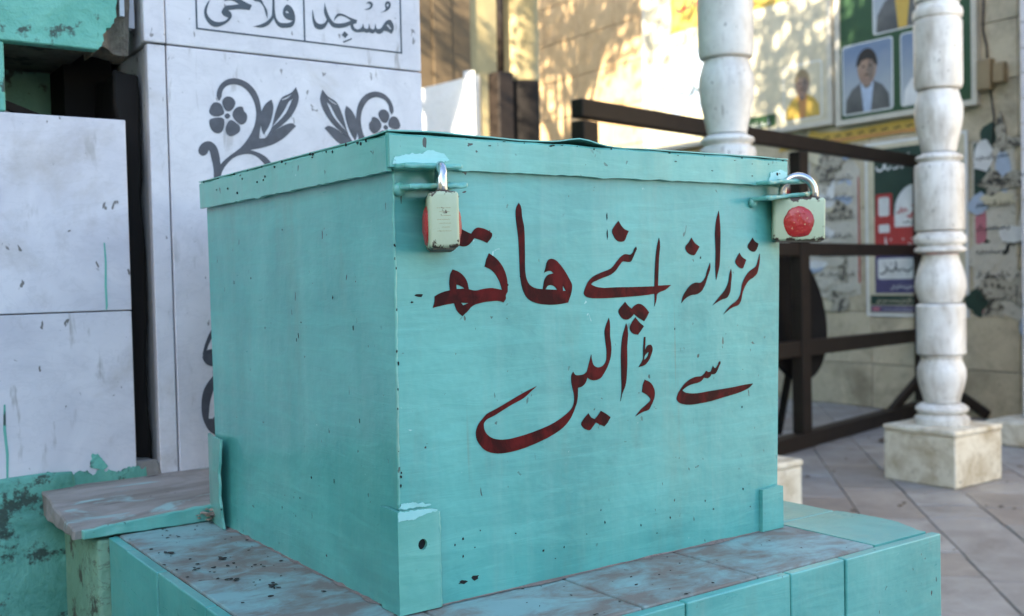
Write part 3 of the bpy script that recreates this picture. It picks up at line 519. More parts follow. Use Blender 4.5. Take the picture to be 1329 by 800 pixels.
 'leaves': ['1562,5336 1572,5310 1581,5284 1587,5258 1588,5225 1584,5191 1578,5158 1564,5095 1544,5034 1519,4974 1494,4928 1464,4884 1435,4840 1426,4862 1416,4885 1408,4907 1392,4999 1397,5095 1425,5186 1442,5219 1462,5251 1487,5280 1510,5300 1536,5318','1932,5537 1949,5491 1965,5445 1972,5399 1964,5347 1946,5294 1923,5243 1894,5191 1860,5141 1821,5094 1767,5040 1707,4990 1645,4942 1590,4899 1533,4858 1477,4816 1502,4856 1528,4895 1550,4936 1569,4989 1582,5044 1597,5099 1614,5154 1633,5209 1655,5263 1674,5304 1696,5344 1723,5379 1763,5405 1811,5425 1854,5450 1882,5477 1907,5507','1877,5371 1844,5300 1810,5228 1770,5161 1713,5095 1649,5033 1583,4974 1572,4965 1561,4955 1550,4946 1610,5019 1671,5092 1727,5168 1759,5220 1788,5273 1818,5326','1705,5343 1732,5356 1760,5370 1787,5384 1817,5401 1846,5419 1875,5437 1854,5416 1832,5394 1808,5375 1784,5362 1758,5351 1732,5339'],
 'lower': ['480,1823 493,1857 521,1889 553,1912 587,1921 625,1923 660,1917 705,1894 744,1857 765,1817 760,1777 741,1734 713,1703 663,1688 600,1693 547,1714 515,1744 489,1785','687,1634 615,1556 543,1478 490,1392 468,1326 454,1257 448,1186 447,1107 455,1027 476,951 499,897 528,844 566,801 618,768 678,744 731,737 793,785 834,883 860,984 868,1101 852,1223 822,1342 784,1441 736,1538','658,1472 626,1390 593,1307 567,1222 553,1146 545,1069 536,992 556,989 576,987 595,986 665,1056 678,1204 690,1353'],
}

# ------------------------------------------------------------------ ground and paving
g = boxbm((-60, -60, FZ - 0.25), (60, 60, FZ - 0.03))
tag(part('ground', g, M['earth'], None), 'bare earth under and beyond the courtyard paving', None, None, 'structure')
paving = empty('courtyard_paving', (0, 0, FZ)); tag(paving, 'mauve grey stone paving laid diagonally across the shaded courtyard', None, None, 'structure')
PA = R(45)
ca_, sa_ = math.cos(PA), math.sin(PA)
bed = boxbm((-4, -6, FZ - 0.028), (12, 12, FZ - 0.0075)); part('mortar_bed', bed, M['grout_light'], paving)
rr = random.Random(3)
slab_mesh = {}
def slab(u0, v0, u1, v1):
    key = (round(u1 - u0, 3), round(v1 - v0, 3))
    if key not in slab_mesh:
        bm = boxbm((-key[0] / 2 + .0022, -key[1] / 2 + .0022, -.03), (key[0] / 2 - .0022, key[1] / 2 - .0022, 0), .003, 1)
        me = bpy.data.meshes.new('paving_slab'); bm.to_mesh(me); bm.free(); me.materials.append(M['floor']); slab_mesh[key] = me
    cu, cv = (u0 + u1) / 2, (v0 + v1) / 2
    x, y = cu * ca_ - cv * sa_, cu * sa_ + cv * ca_
    if not (-1.5 < x < 5.5 and -2.6 < y < 8.0): return
    if (x < .2 and y > .9) or y > 2.6 + .9 * x: return
    o = link('paving_slab', slab_mesh[key], None, paving)
    o.location = (x, y, rr.uniform(-.0025, .0015)); o.rotation_euler = (rr.uniform(-.003, .003), rr.uniform(-.003, .003), PA + rr.uniform(-.018, .018))
row = -3.2
while row < 9.5:
    hgt = rr.choice((0.22, 0.30, 0.30, 0.38, 0.45))
    u = -4.0 + rr.uniform(0, .5)
    while u < 9.5:
        w = rr.choice((0.20, 0.26, 0.34, 0.42, 0.50))
        slab(u, row, u + w, row + hgt); u += w
    row += hgt

# ------------------------------------------------------------------ mosque block and an unseen added wing, both shaped to shade the yard
mq = empty('mosque_building', (-3, 3, FZ), 'plain sea green mosque block rising behind the marble pillar', 'building')
part('main_block', boxbm((-6, .92, FZ), (.30, 9.5, 3.75)), M['green_far'], mq)
part('parapet', boxbm((-6, .90, 3.75), (.32, 9.52, 3.82), .01, 1), M['whitewash'], mq)
wg = empty('added_shade_wing', (-9, -5, FZ), 'unseen cream plastered wing added to shade the courtyard', 'building')
part('wall', boxbm((-11, -3.4, FZ), (-7, -1.35, 8.6)), M['cream_plaster'], wg)
part('low_range', boxbm((-11, -6.6, FZ), (-7, -3.4, 4.6)), M['cream_plaster'], wg)  # kept low so sun enters out of view and bounces onto the columns
part('wall', boxbm((-11, -28, FZ), (-7, -6.6, 4.4)), M['cream_plaster'], wg)
part('cornice', boxbm((-11.05, -3.42, 8.6), (-6.94, -1.33, 8.75), .01, 1), M['whitewash'], wg)
part('cornice', boxbm((-11.05, -28.05, 4.4), (-6.94, -6.62, 4.5), .01, 1), M['whitewash'], wg)

yw = empty('bounce_wall', (-1.7, -1, FZ), 'unseen low cream wall added to bounce warm light on the box', 'wall')  # unseen wall, added for warm bounce on the box's left face
part('wall', boxbm((-2.20, -3.6, FZ), (-1.97, .60, .85)), M['cream_plaster'], yw)
part('coping', boxbm((-2.23, -3.63, .851), (-1.94, .60, .90), .008, 1), M['whitewash'], yw)

# ------------------------------------------------------------------ poster wall
pw = empty('poster_wall', (WX + .15, 3, FZ), 'cream marble tiled courtyard wall covered with boards and torn posters', 'wall')
part('wall_core', boxbm((WX + .022, -3.35, FZ - .02), (WX + .30, 6.58, 3.3)), M['grout_light'], pw)
tile_me = {}
zs = [FZ, -.30, .02, .34, .66, .98, 1.30, 1.62, 1.94, 2.26, 2.58, 2.90, 3.22]
for zi in range(len(zs) - 1):
    y = -3.35
    while y < 6.56:
        y1 = min(y + .47, 6.575)
        key = (round(y1 - y, 3), round(zs[zi + 1] - zs[zi], 3), y > 4.5)
        if key not in tile_me:
            bm = boxbm((0, -key[0] / 2 + .002, -key[1] / 2 + .002), (.022, key[0] / 2 - .002, key[1] / 2 - .002), .003, 1)
            me = bpy.data.meshes.new('wall_tile'); bm.to_mesh(me); bm.free(); me.materials.append(M['ochre_tile'] if y > 4.5 else M['wall_tile']); tile_me[key] = me
        o = link('wall_tile', tile_me[key], None, pw)
        o.location = (WX + rr.uniform(-.0015, .0015) - pw.location.x, (y + y1) / 2 - 3, (zs[zi] + zs[zi + 1]) / 2 - FZ)
        y = y1

# notice boards with portrait prints; u = -y on the wall
def portrait(b, u0, v0, u1, v1, bg, coat_m, shirt, head=1.0, turban=None, seed=0, rect_frame=True):
    """head-and-shoulders print of nobody in particular"""
    w, h = u1 - u0, v1 - v0
    cu = (u0 + u1) / 2
    p = prnt('portrait_print', [rrect(u0, v0, u1, v1, .02)], WALL, .030, .032, M['p_white'], b)
    prnt('print_ground', [rrect(u0 + .008, v0 + .008, u1 - .008, v1 - .008, .016)], WALL, .032, .0335, bg, p)
    sh = [(cu - .44 * w, v0 + .01), (cu - .42 * w, v0 + .22 * h), (cu - .30 * w, v0 + .36 * h), (cu - .12 * w, v0 + .44 * h), (cu + .12 * w, v0 + .44 * h),
          (cu + .30 * w, v0 + .36 * h), (cu + .42 * w, v0 + .22 * h), (cu + .44 * w, v0 + .01)]
    prnt('print_coat', [sh[::-1]], WALL, .0335, .0340, coat_m, p)
    prnt('print_shirt', [[(cu - .07 * w, v0 + .01), (cu + .07 * w, v0 + .01), (cu + .13 * w, v0 + .42 * h), (cu, v0 + .46 * h), (cu - .13 * w, v0 + .42 * h)]], WALL, .0340, .0344, shirt, p)
    prnt('print_neck', [[(cu - .08 * w, v0 + .38 * h), (cu, v0 + .34 * h), (cu + .08 * w, v0 + .38 * h), (cu + .08 * w, v0 + .5 * h), (cu - .08 * w, v0 + .5 * h)]], WALL, .0344, .0347, M['ph_shade'], p)
    k = head * 1.12
    fc = v0 + .62 * h
    prnt('print_face', [ell(cu, fc, .155 * w * k, .20 * h * k)], WALL, .0347, .0350, M['ph_skin'], p)
    prnt('print_face_shade', [[(cu + .03 * w, fc + .15 * h), (cu + .02 * w, fc), (cu + .05 * w, fc - .18 * h), (cu + .11 * w, fc - .13 * h), (cu + .152 * w, fc), (cu + .14 * w, fc + .10 * h)][::-1]], WALL, .0350, .0352, M['ph_shade'], p)
    for sx in (-1, 1):
        prnt('print_eye', [ell(cu + sx * .065 * w, fc + .035 * h, .035 * w, .014 * h, 10)], WALL, .0352, .0354, M['p_hair'], p)
        prnt('print_ear', [ell(cu + sx * .172 * w, fc, .02 * w, .04 * h, 10)], WALL, .0347, .0349, M['ph_shade'], p)
    prnt('print_nose', [[(cu - .02 * w, fc - .04 * h), (cu + .03 * w, fc - .045 * h), (cu + .012 * w, fc + .04 * h)]], WALL, .0352, .0354, M['ph_shade'], p)
    prnt('print_mouth', [ell(cu, fc - .085 * h, .05 * w, .012 * h, 10)], WALL, .0352, .0354, M['p_orange'] if seed % 2 else M['p_hair'], p)
    hair = [(cu + .178 * w * k * math.cos(R(a)), fc + .05 * h + .20 * h * k * math.sin(R(a))) for a in range(-10, 191, 12)]
    hair += [(cu - .11 * w * k, fc + .07 * h), (cu - .09 * w * k, fc + .12 * h), (cu + .02 * w, fc + .135 * h), (cu + .10 * w * k, fc + .11 * h), (cu + .12 * w * k, fc + .06 * h)]
    prnt('print_hair', [hair], WALL, .0354, .0357, M[turban or 'p_hair'], p)
    if seed % 2:
        bd = [(cu + .165 * w * k * math.cos(R(a)), fc - .03 * h + .19 * h * k * math.sin(R(a))) for a in range(180, 361, 15)] + [(cu + .10 * w, fc - .055 * h), (cu, fc - .05 * h), (cu - .10 * w, fc - .055 * h)]
        prnt('print_beard', [bd], WALL, .03525, .0355, M['p_hair'], p)
        prnt('print_mouth', [ell(cu, fc - .09 * h, .045 * w, .011 * h, 10)], WALL, .0355, .0357, M['ph_shade'], p)
    return p
def board(label, y0, y1, z0, z1, back):
    b = empty('notice_board', (WX, (y0 + y1) / 2, z0), label, 'notice board')
    u0, u1 = -y1, -y0
    prnt('backing', [rect(u0 + .03, z0 + .03, u1 - .03, z1 - .03)], WALL, .004, .030, back, b)
    for q in (rect(u0, z0, u1, z0 + .032), rect(u0, z1 - .032, u1, z1), rect(u0, z0 + .032, u0 + .032, z1 - .032), rect(u1 - .032, z0 + .032, u1, z1 - .032)):
        prnt('frame_rail', [q], WALL, .003, .045, M['frame_paint'], b)
    return b
b1 = board('green notice board of portrait posters behind the stained marble column', 2.50, 3.44, 1.18, 2.36, M['p_green'])
portrait(b1, -3.395, 1.235, -3.035, 1.665, M['ph_sky'], M['ph_coat'], M['p_paleblue'], 1.05, None, 6)
portrait(b1, -2.985, 1.235, -2.625, 1.665, M['ph_sky'], M['p_white'], M['ph_coat'], 1.0, None, 2)
portrait(b1, -3.17, 1.69, -2.76, 2.20, M['ph_sky'], M['ph_coat'], M['p_yellow'], 1.1, None, 3)
b2 = board('large pale banner board lying in bright dappled sun', 3.47, 5.20, 1.20, 2.75, M['p_cream'])
portrait(b2, -3.86, 1.26, -3.55, 1.62, M['p_cream'], M['p_yellow'], M['p_orange'], 1.0, 'p_tan', 4)
prnt('print_strip', [rect(-4.6, 1.25, -3.93, 1.33)], WALL, .030, .032, M['p_green'], b2)
prnt('print_strip', [rect(-4.9, 1.45, -4.2, 1.9)], WALL, .030, .032, M['p_paleblue'], b2)
prnt('print_strip', [rect(-4.9, 2.05, -3.7, 2.5)], WALL, .030, .032, M['p_yellow'], b2)

# yellow banner strip under the boards
ys = empty('paper_banner', (WX, 3.2, 1.04), 'crumpled yellow paper strip pasted below the notice boards', 'banner')
prnt('paper', [[(-3.93, 1.075), (-3.72, 1.09), (-3.40, 1.075), (-3.0, 1.085), (-2.64, 1.07), (-2.62, 1.15), (-3.0, 1.165), (-3.42, 1.15), (-3.60, 1.165), (-3.66, 1.185), (-3.70, 1.14), (-3.9, 1.13)]], WALL, .003, .006, M['p_yellow'], ys)
prnt('printed_band', [[(-3.88, 1.09), (-3.5, 1.088), (-2.7, 1.085), (-2.7, 1.105), (-3.5, 1.11), (-3.88, 1.115)]], WALL, .006, .0072, M['p_orange'], ys)
for i in range(14):
    u = -3.82 + i * .085
    prnt('printed_mark', [stroke([(u, 1.125), (u + .02, 1.12), (u + .035, 1.13), (u + .05, 1.122)], .005)], WALL, .0072, .008, M['p_black'], ys)

def script_line(par, u0, u1, v, hgt, mat, w0, seed=0, dots=True):
    """one hand-lettered line of joined script, right to left"""
    q = random.Random(seed)
    u = u0
    bm = bmesh.new()
    while u < u1 - hgt * .6:
        k = q.choice((0, 1, 2, 3))
        L = hgt * q.uniform(.6, 1.3)
        L = min(L, u1 - u)
        if k == 0: pts = [(u, v + .25 * hgt), (u + .2 * L, v - .02 * hgt), (u + .6 * L, v - .05 * hgt), (u + .9 * L, v + .1 * hgt), (u + L, v + .4 * hgt)]
        elif k == 1: pts = [(u, v), (u + .3 * L, v + .02 * hgt), (u + .45 * L, v + .3 * hgt), (u + .6 * L, v + .02 * hgt), (u + .8 * L, v + .25 * hgt), (u + L, v + .05 * hgt)]
        elif k == 2: pts = [(u + .1 * L, v + hgt), (u + .14 * L, v + .5 * hgt), (u + .2 * L, v + .1 * hgt), (u + .5 * L, v - .02 * hgt), (u + .8 * L, v + .2 * hgt)]
        else: pts = [(u, v - .25 * hgt), (u + .3 * L, v - .3 * hgt), (u + .7 * L, v - .05 * hgt), (u + .8 * L, v + .35 * hgt), (u + .55 * L, v + .45 * hgt)]
        add_print(bm, [stroke(pts, hgt * .085)], WALL, w0, w0 + .001)
        if dots and q.random() < .6:
            d = (u + L * .5, v + hgt * q.choice((.7, -.35)))
            e_ = hgt * .09
            add_print(bm, [[(d[0] - e_, d[1]), (d[0], d[1] - e_), (d[0] + e_, d[1]), (d[0], d[1] + e_)]], WALL, w0, w0 + .001)
        u += L * .92
    return part('lettering', bm, mat, par)

# framed election-style poster seen between rail and column
po = empty('framed_poster', (WX, 2.91, 0), 'framed dark green, red and purple poster with white lettering beside the column', 'poster')
U0, U1, V0, V1 = -3.255, -2.58, -.005, 1.05
prnt('sheet', [rect(U0, V0, U1, V1)], WALL, .003, .010, M['p_white'], po)
prnt('border', [rect(U0 + .018, V0 + .018, U1 - .018, V1 - .018)], WALL, .010, .0112, M['p_cream'], po)
prnt('green_field', [rect(U0 + .065, .60, U1 - .06, 1.005)], WALL, .0112, .0125, M['p_dkgreen'], po)
prnt('red_field', [rect(U0 + .065, .36, U1 - .06, .60)], WALL, .0112, .0125, M['p_red'], po)
prnt('purple_field', [rect(U0 + .065, .135, U1 - .06, .36)], WALL, .0112, .0125, M['p_purple'], po)
prnt('green_strip', [rect(U0 + .03, .065, U1 - .03, .122)], WALL, .0112, .0125, M['p_dkgreen'], po)
prnt('purple_strip', [rect(U0 + .03, .02, U1 - .03, .06)], WALL, .0112, .0125, M['p_purple'], po)
prnt('red_block', [rrect(U0 + .075, .47, U0 + .19, .735, .01)], WALL, .0125, .0135, M['p_red'], po)
prnt('white_box', [rrect(U0 + .095, .60, U0 + .17, .715, .015)], WALL, .0135, .0145, M['p_white'], po)
prnt('white_box', [rrect(U0 + .095, .50, U0 + .17, .55, .008)], WALL, .0135, .0145, M['p_white'], po)
arch = [(U0 + .205, .53)] + [(U0 + .345 + .14 * math.cos(R(a)), .62 + .16 * math.sin(R(a))) for a in range(180, -1, -15)] + [(U0 + .485, .53)]
prnt('white_arch', [arch[::-1]], WALL, .0125, .0135, M['p_white'], po)
script_line(po, U0 + .22, U0 + .47, .615, .09, M['p_red'], .0135, 4)
script_line(po, U0 + .26, U0 + .44, .555, .03, M['p_black'], .0135, 14)
script_line(po, U0 + .08, U0 + .40, .88, .085, M['p_white'], .0125, 2)
script_line(po, U0 + .13, U0 + .50, .405, .075, M['p_white'], .0125, 7)
prnt('white_box', [rrect(U0 + .085, .22, U0 + .33, .345, .015)], WALL, .0125, .0135, M['p_white'], po)
prnt('white_box', [rrect(U0 + .345, .22, U0 + .56, .345, .015)], WALL, .0125, .0135, M['p_white'], po)
script_line(po, U0 + .10, U0 + .32, .27, .06, M['p_black'], .0135, 9)
script_line(po, U0 + .36, U0 + .54, .27, .06, M['p_black'], .0135, 10)
script_line(po, U0 + .17, U0 + .55, .17, .03, M['p_white'], .0125, 11)
script_line(po, U0 + .07, U0 + .60, .085, .028, M['p_cream'], .0125, 12)
script_line(po, U0 + .12, U0 + .58, .035, .016, M['p_white'], .0125, 13)
prnt('pink_mark', [ell(U0 + .07, .04, .03, .012)], WALL, .0125, .0135, M['p_pink'], po)

# torn sheets either side
tp = empty('torn_poster', (WX, 3.44, .1), 'torn pale poster with faded blue patches left of the framed poster', 'poster')
prnt('sheet', [ragged([(-3.62, .12), (-3.50, .10), (-3.30, .13), (-3.30, .9), (-3.34, .96), (-3.60, .94), (-3.63, .6)], .02, .010, 30)], WALL, .003, .005, M['torn'], tp)
for q in ((-3.46, .79, -3.35, .85), (-3.52, .68, -3.36, .75), (-3.49, .60, -3.40, .655)):
    prnt('blue_patch', [ell((q[0] + q[2]) / 2, (q[1] + q[3]) / 2, (q[2] - q[0]) / 2, (q[3] - q[1]) / 2, 14, .22, int(q[1] * 100))], WALL, .005, .006, M['p_paleblue'], tp)
prnt('mould_streak', [ell(-3.43, .30, .035, .17, 22, .4, 5)], WALL, .005, .006, M['mottle'], tp)
prnt('red_edge', [[(-3.315, .2), (-3.302, .2), (-3.303, .85), (-3.312, .86)]], WALL, .005, .006, M['p_red'], tp)
tq = empty('torn_poster', (WX, 2.45, .1), 'peeling poster with a pink smear and black mould right of the column', 'poster')
prnt('sheet', [ragged([(-2.55, .0), (-2.30, .02), (-2.31, .95), (-2.35, 1.0), (-2.555, .98)], .02, .010, 30)], WALL, .003, .005, M['torn'], tq)
prnt('dark_print', [[(-2.545, .62), (-2.46, .60), (-2.44, .97), (-2.545, .97)]], WALL, .005, .006, M['p_dkgreen'], tq)
prnt('pink_smear', [ell(-2.505, .50, .035, .15, 18, .2, 3)], WALL, .006, .007, M['p_pink'], tq)
prnt('blue_patch', [ell(-2.375, .80, .05, .12, 14, .12, 8)], WALL, .005, .006, M['p_paleblue'], tq)
prnt('mould_patch', [ell(-2.42, .12, .10, .10, 26, .35, 6)], WALL, .005, .006, M['mottle'], tq)
prnt('ink_mark', [stroke([(-2.44, .40), (-2.40, .34), (-2.36, .36), (-2.34, .42)], .012)], WALL, .005, .006, M['p_black'], tq)
tr_ = empty('torn_poster', (WX, 3.78, .1), 'row of bleached paper scraps pasted low behind the barrier', 'poster')
prnt('sheet', [[(-3.95, .35), (-3.68, .33), (-3.67, .98), (-3.94, 1.0)]], WALL, .003, .005, M['torn'], tr_)
prnt('blue_patch', [ell(-3.80, .7, .07, .1, 14, .2, 9)], WALL, .005, .006, M['p_paleblue'], tr_)

script_line(b2, -4.55, -3.97, 1.27, .04, M['p_white'], .032, 41)
script_line(b2, -4.85, -3.75, 2.2, .16, M['p_red'], .032, 42)
script_line(b2, -4.85, -4.25, 1.6, .12, M['p_dkgreen'], .032, 43)
q = random.Random(77)
def scraps(par, n_, y0, y1, z0, z1, mats, w0):
    for i in range(n_):
        u, v = -q.uniform(y0, y1), q.uniform(z0, z1)
        a, b = q.uniform(.025, .10), q.uniform(.02, .12)
        pl_ = [(u + a * q.uniform(.6, 1.1) * math.cos(t_) * (1.25 if abs(math.cos(t_)) > .6 else .9), v + b * q.uniform(.6, 1.1) * math.sin(t_)) for t_ in [k * 6.2832 / 11 for k in range(11)]]
        prnt('paper_scrap', [ragged(pl_, .008, .006, 60, i)], WALL, w0 - .0005, w0 + .0004 * i + .0006, M[q.choice(mats)], par)
scraps(tq, 26, 2.10, 2.56, -.05, 1.12, ('torn', 'mottle', 'mottle', 'p_dkgreen', 'p_white', 'p_paleblue', 'p_cream', 'p_pink'), .0072)
scraps(tp, 20, 3.30, 3.66, .05, 1.02, ('torn', 'mottle', 'mottle', 'p_white', 'p_paleblue', 'p_cream'), .0065)
scraps(tr_, 16, 3.66, 4.1, .1, 1.05, ('torn', 'mottle', 'p_white', 'p_paleblue', 'p_cream', 'p_red'), .0065)
for k in range(7): script_line(tq, -2.53, -2.33, .1 + k * .13, .03, M['p_black'], .0185, 60 + k)
for k in range(6): script_line(tp, -3.60, -3.33, .25 + k * .12, .028, M['p_black'], .016, 70 + k)
# electrical box on the wall
jb = empty('junction_box', (WX, 2.46, 1.22), 'dusty tan electrical box on the wall right of the notice board', 'electrical box')
part('cover', boxbm((WX - .06, 2.415, 1.25), (WX - .001, 2.495, 1.42), .008, 2), M['p_tan'], jb)
part('cover', boxbm((WX - .045, 2.345, 1.28), (WX - .001, 2.412, 1.39), .008, 2), M['p_tan'], jb)
part('cable', tube([(WX - .012, 2.455, 1.42), (WX - .012, 2.46, 1.5), (WX - .012, 2.48, 1.58), (WX - .012, 2.47, 1.9)], .006, 8), M['p_black'], jb, True)
part('cable', tube([(WX - .012, 2.44, 1.25), (WX - .012, 2.42, 1.1), (WX - .012, 2.43, .95)], .005, 8), M['p_black'], jb, True)

# marble pilaster at the right edge
pl = empty('marble_pilaster', (4.7, 1.6, FZ), 'white marble pilaster on a low block at the right edge', 'pillar')
part('base_block', boxbm((4.33, .9, FZ), (WX - .003, 2.05, -.455), .01, 2), M['col_base'], pl)
part('core', boxbm((4.485, 1.0, -.457), (WX - .004, 1.915, 3.2)), M['grout'], pl)
zz = -.452
for k, hh in enumerate((.55, .5, .12, .12, .12, .12, .12, .12, .12, .12, .12, .12, .12, .12, .12, .12, .12, .12)):
    part('front_panel', boxbm((4.47, .98, zz), (4.487, 1.93, zz + hh - .005), .003, 1), M['marble'], pl)
    part('side_panel', boxbm((4.490, 1.917, zz), (WX - .006, 1.932, zz + hh - .005), .003, 1), M['marble'], pl)
    zz += hh
pf = (Vector((4.47, 0, 0)), Vector((0, -1, 0)), Vector((0, 0, 1)), Vector((-1, 0, 0)))
prnt('leaf_inlay', [[(-1.85, -.04), (-1.78, -.10), (-1.70, .0), (-1.74, .16), (-1.83, .12), (-1.88, .04)]], pf, -.002, .002, M['inlay'], pl)

# ------------------------------------------------------------------ turned marble columns
def vase(z0, z1, r_lo, r_mid, r_hi, t, n_=9):
    o = []
    for i in range(n_ + 1):
        s = i / n_
        e = s / t if s < t else (1 - s) / (1 - t)
        base = r_lo if s < t else r_hi
        o.append((base + (r_mid - base) * (math.sin(e * math.pi / 2) ** 1.25), z0 + (z1 - z0) * s))
    return o
prof_feet = [(.103, -.346), (.105, -.335), (.104, -.32), (.092, -.309), (.084, -.302), (.092, -.299), (.101, -.290), (.101, -.280), (.090, -.270), (.076, -.262)]
prof_lo = vase(-.258, -.085, .068, .094, .076, .70) + [(.078, -.080), (.078, -.070)]
prof_cyl1 = [(.088, -.068), (.0935, -.062), (.0935, .128), (.088, .135), (.080, .138)]
prof_mid = vase(.142, .335, .078, .098, .066, .33)
prof_ring = [(.078, .340), (.096, .345), (.099, .352), (.096, .360), (.084, .366), (.084, .372), (.096, .378), (.101, .392), (.097, .408), (.088, .416), (.086, .424)]
prof_cyl2 = [(.092, .430), (.0945, .436), (.0945, .682), (.090, .693), (.078, .700), (.074, .705), (.086, .711), (.090, .719), (.086, .727), (.072, .733), (.066, .738)]
prof_up = vase(.742, .985, .065, .092, .074, .68)
prof_cyl3 = [(.074, .989), (.087, .994), (.092, 1.010), (.092, 1.255), (.086, 1.262), (.084, 1.268), (.093, 1.274), (.095, 1.290), (.092, 1.306), (.083, 1.312), (.080, 1.330)]
prof_top = [(.084, 1.336), (.088, 1.345), (.088, 2.12), (.094, 2.13), (.10, 2.15), (.094, 2.17), (.085, 2.18), (.085, 2.20), (.12, 2.25), (.12, 2.27)]
def column(c, label):
    t = empty('marble_column', (c[0], c[1], FZ), label, 'column', 'turned marble columns of the courtyard')
    b = part('base_block', boxbm((c[0] - .163, c[1] - .157, FZ), (c[0] + .163, c[1] + .157, -.372), .004, 1), M['col_base'], t)
    part('base_cap', boxbm((c[0] - .168, c[1] - .162, -.3715), (c[0] + .168, c[1] + .162, -.346), .010, 3), M['col_base'], t, False)
    for nm, pr in (('foot_ring', prof_feet), ('lower_vase', prof_lo), ('drum', prof_cyl1), ('middle_vase', prof_mid), ('collar_ring', prof_ring), ('drum', prof_cyl2), ('upper_vase', prof_up), ('drum', prof_cyl3), ('shaft', prof_top)):
        o = part(nm, lathe(pr, c, 48), M['column'], t, True)
        md = o.modifiers.new('edge', 'EDGE_SPLIT'); md.split_angle = R(38)
    part('capital', boxbm((c[0] - .15, c[1] - .15, 2.27), (c[0] + .15, c[1] + .15, 2.34), .01, 2), M['column'], t)
    return t
column((2.205, 1.688), 'white marble column rising behind the lid, its foot hidden by the box')
column((3.415, 1.685), 'stained white marble column standing on a square yellowed block')
rb = empty('roof_beam', (3.2, 1.69, 2.34), 'whitewashed concrete beam carried by the two marble columns', 'beam')
part('beam', boxbm((1.9, 1.55, 2.341), (WX - .01, 1.83, 2.62), .01, 1), M['whitewash'], rb)

# ------------------------------------------------------------------ iron barrier
A0 = Vector((3.383, 2.504, 0)); D0 = Vector((0.9767, 0.2146, 0)).normalized(); N0 = Vector((-D0.y, D0.x, 0))
def rp(s, z, n_=0.0): 
    q = A0 + D0 * s + N0 * n_
    return Vector((q.x, q.y, z))
br = empty('iron_barrier', tuple(rp(.1, FZ)), 'dark brown iron barrier railing running behind the marble columns', 'railing')
def barp(name, a, b, w, h, upv=Vector((0, 0, 1)), bev=.004):
    bm = bmesh.new(); bar(bm, a, b, w, h, bev, upv)
    return part(name, bm, M['iron'], br)
barp('top_rail', rp(-1.445, .885), rp(1.675, .900), .055, .066)
barp('middle_rail', rp(-1.34, .385), rp(1.675, .385), .04, .064)
barp('lower_rail', rp(-1.34, -.072), rp(1.675, -.108), .04, .075)
barp('base_beam', rp(-1.46, FZ + .036), rp(1.70, FZ + .036), .07, .072)
for s_ in (-1.40, .245, 1.735):
    barp('post', rp(s_, FZ + .073), rp(s_, .8475 + .006 * s_), .062, (.088 if s_ < 0 else .085 if s_ < 1 else .05), D0)
barp('brace', rp(1.68, -.37), rp(1.28, -.515), .035, .05)
barp('brace', rp(1.69, -.33, -.05), rp(1.66, -.545, -.40), .035, .05)
barp('brace', rp(-1.36, -.36), rp(-1.02, -.50), .035, .05)

# dark round board leaning behind the barrier
rt_ = empty('round_table_top', tuple(rp(.15, FZ, .25)), 'dark folded round table propped behind the iron barrier', 'table')
bm = bmesh.new()
bmesh.ops.create_cone(bm, cap_ends=True, segments=56, radius1=.34, radius2=.34, depth=.025)
es = [e for e in bm.edges if abs(e.verts[0].co.z - e.verts[1].co.z) < 1e-4]
bmesh.ops.bevel(bm, geom=es, offset=.005, segments=2, profile=.5, affect='EDGES')
ang = math.atan2(D0.y, D0.x)
bmesh.ops.transform(bm, matrix=Matrix.Translation(rp(.41, .07, .13)) @ Matrix.Rotation(ang, 4, 'Z') @ Matrix.Rotation(R(80), 4, 'X'), verts=bm.verts)
part('top', bm, M['dark'], rt_)
for s_ in (.20, .56):
    bm = bmesh.new(); bar(bm, rp(s_, .10, .16), rp(s_, FZ, .30), .03, .03)
    part('leg', bm, M['dark'], rt_)
bm = bmesh.new(); bar(bm, rp(.72, .12, .17), rp(.80, -.06, .20), .03, .05); part('folded_stay', bm, M['dark'], rt_)

# ------------------------------------------------------------------ far end of the yard
fe = empty('end_wall', (5.0, 8.6, FZ), 'ochre rendered end wall of the yard in dappled sun', 'wall')
part('wall', boxbm((.5, 8.5, FZ), (9.0, 8.8, 4.2)), M['render_wall'], fe)
gp = empty('gate_pier', (5.45, 7.4, FZ), 'round ochre gate pier with dark lower half at the end of the wall', 'pillar')
part('shaft', lathe([(.21, 2.13), (.205, 2.15), (.20, 2.3), (.20, 3.3), (.22, 3.32), (.22, 3.4)], (5.50, 7.4), 28), M['render_wall'], gp, True)
part('dark_dado', lathe([(.225, FZ), (.225, 2.10), (.215, 2.13)], (5.50, 7.4), 28), M['dark'], gp, True)
dp = empty('timber_post', (5.23, 7.3, FZ), 'dark squared timber post beside the gate pier', 'post')
part('post', boxbm((5.12, 7.22, FZ), (5.29, 7.4, 2.19), .008, 1), M['iron'], dp)
part('pole', tube([(5.21, 7.31, 2.19), (5.215, 7.31, 2.8), (5.21, 7.31, 3.6)], .035, 10), M['iron'], dp, True)
ws = empty('whitewashed_ramp', (4.6, 7.4, FZ), 'sunlit white parapet with a sloping top beyond the pillar', 'parapet')
wp = [(3.2, FZ), (5.05, FZ), (5.05, 2.19), (4.72, 2.08), (4.43, 1.94), (3.2, 1.55)]
PF = (Vector((5.05, 7.45, 0)), Vector((.75, -.66, 0)), Vector((0, 0, 1)), Vector((-.66, -.75, 0)))
wp = [(-1.5, FZ), (.0, FZ), (.0, 2.19), (-.33, 2.12), (-.70, 2.05), (-1.5, 1.75)]
prnt('parapet_wall', [wp], PF, -.18, .0, M['whitewash'], ws)
prnt('edge_post', [rect(-.13, FZ, -.03, 2.215)], PF, .001, .05, M['whitewash'], ws)
sh_ = empty('timber_shutter', (4.6, 8.4, 1.4), 'brown plank shutter on the end wall above the white parapet', 'shutter')
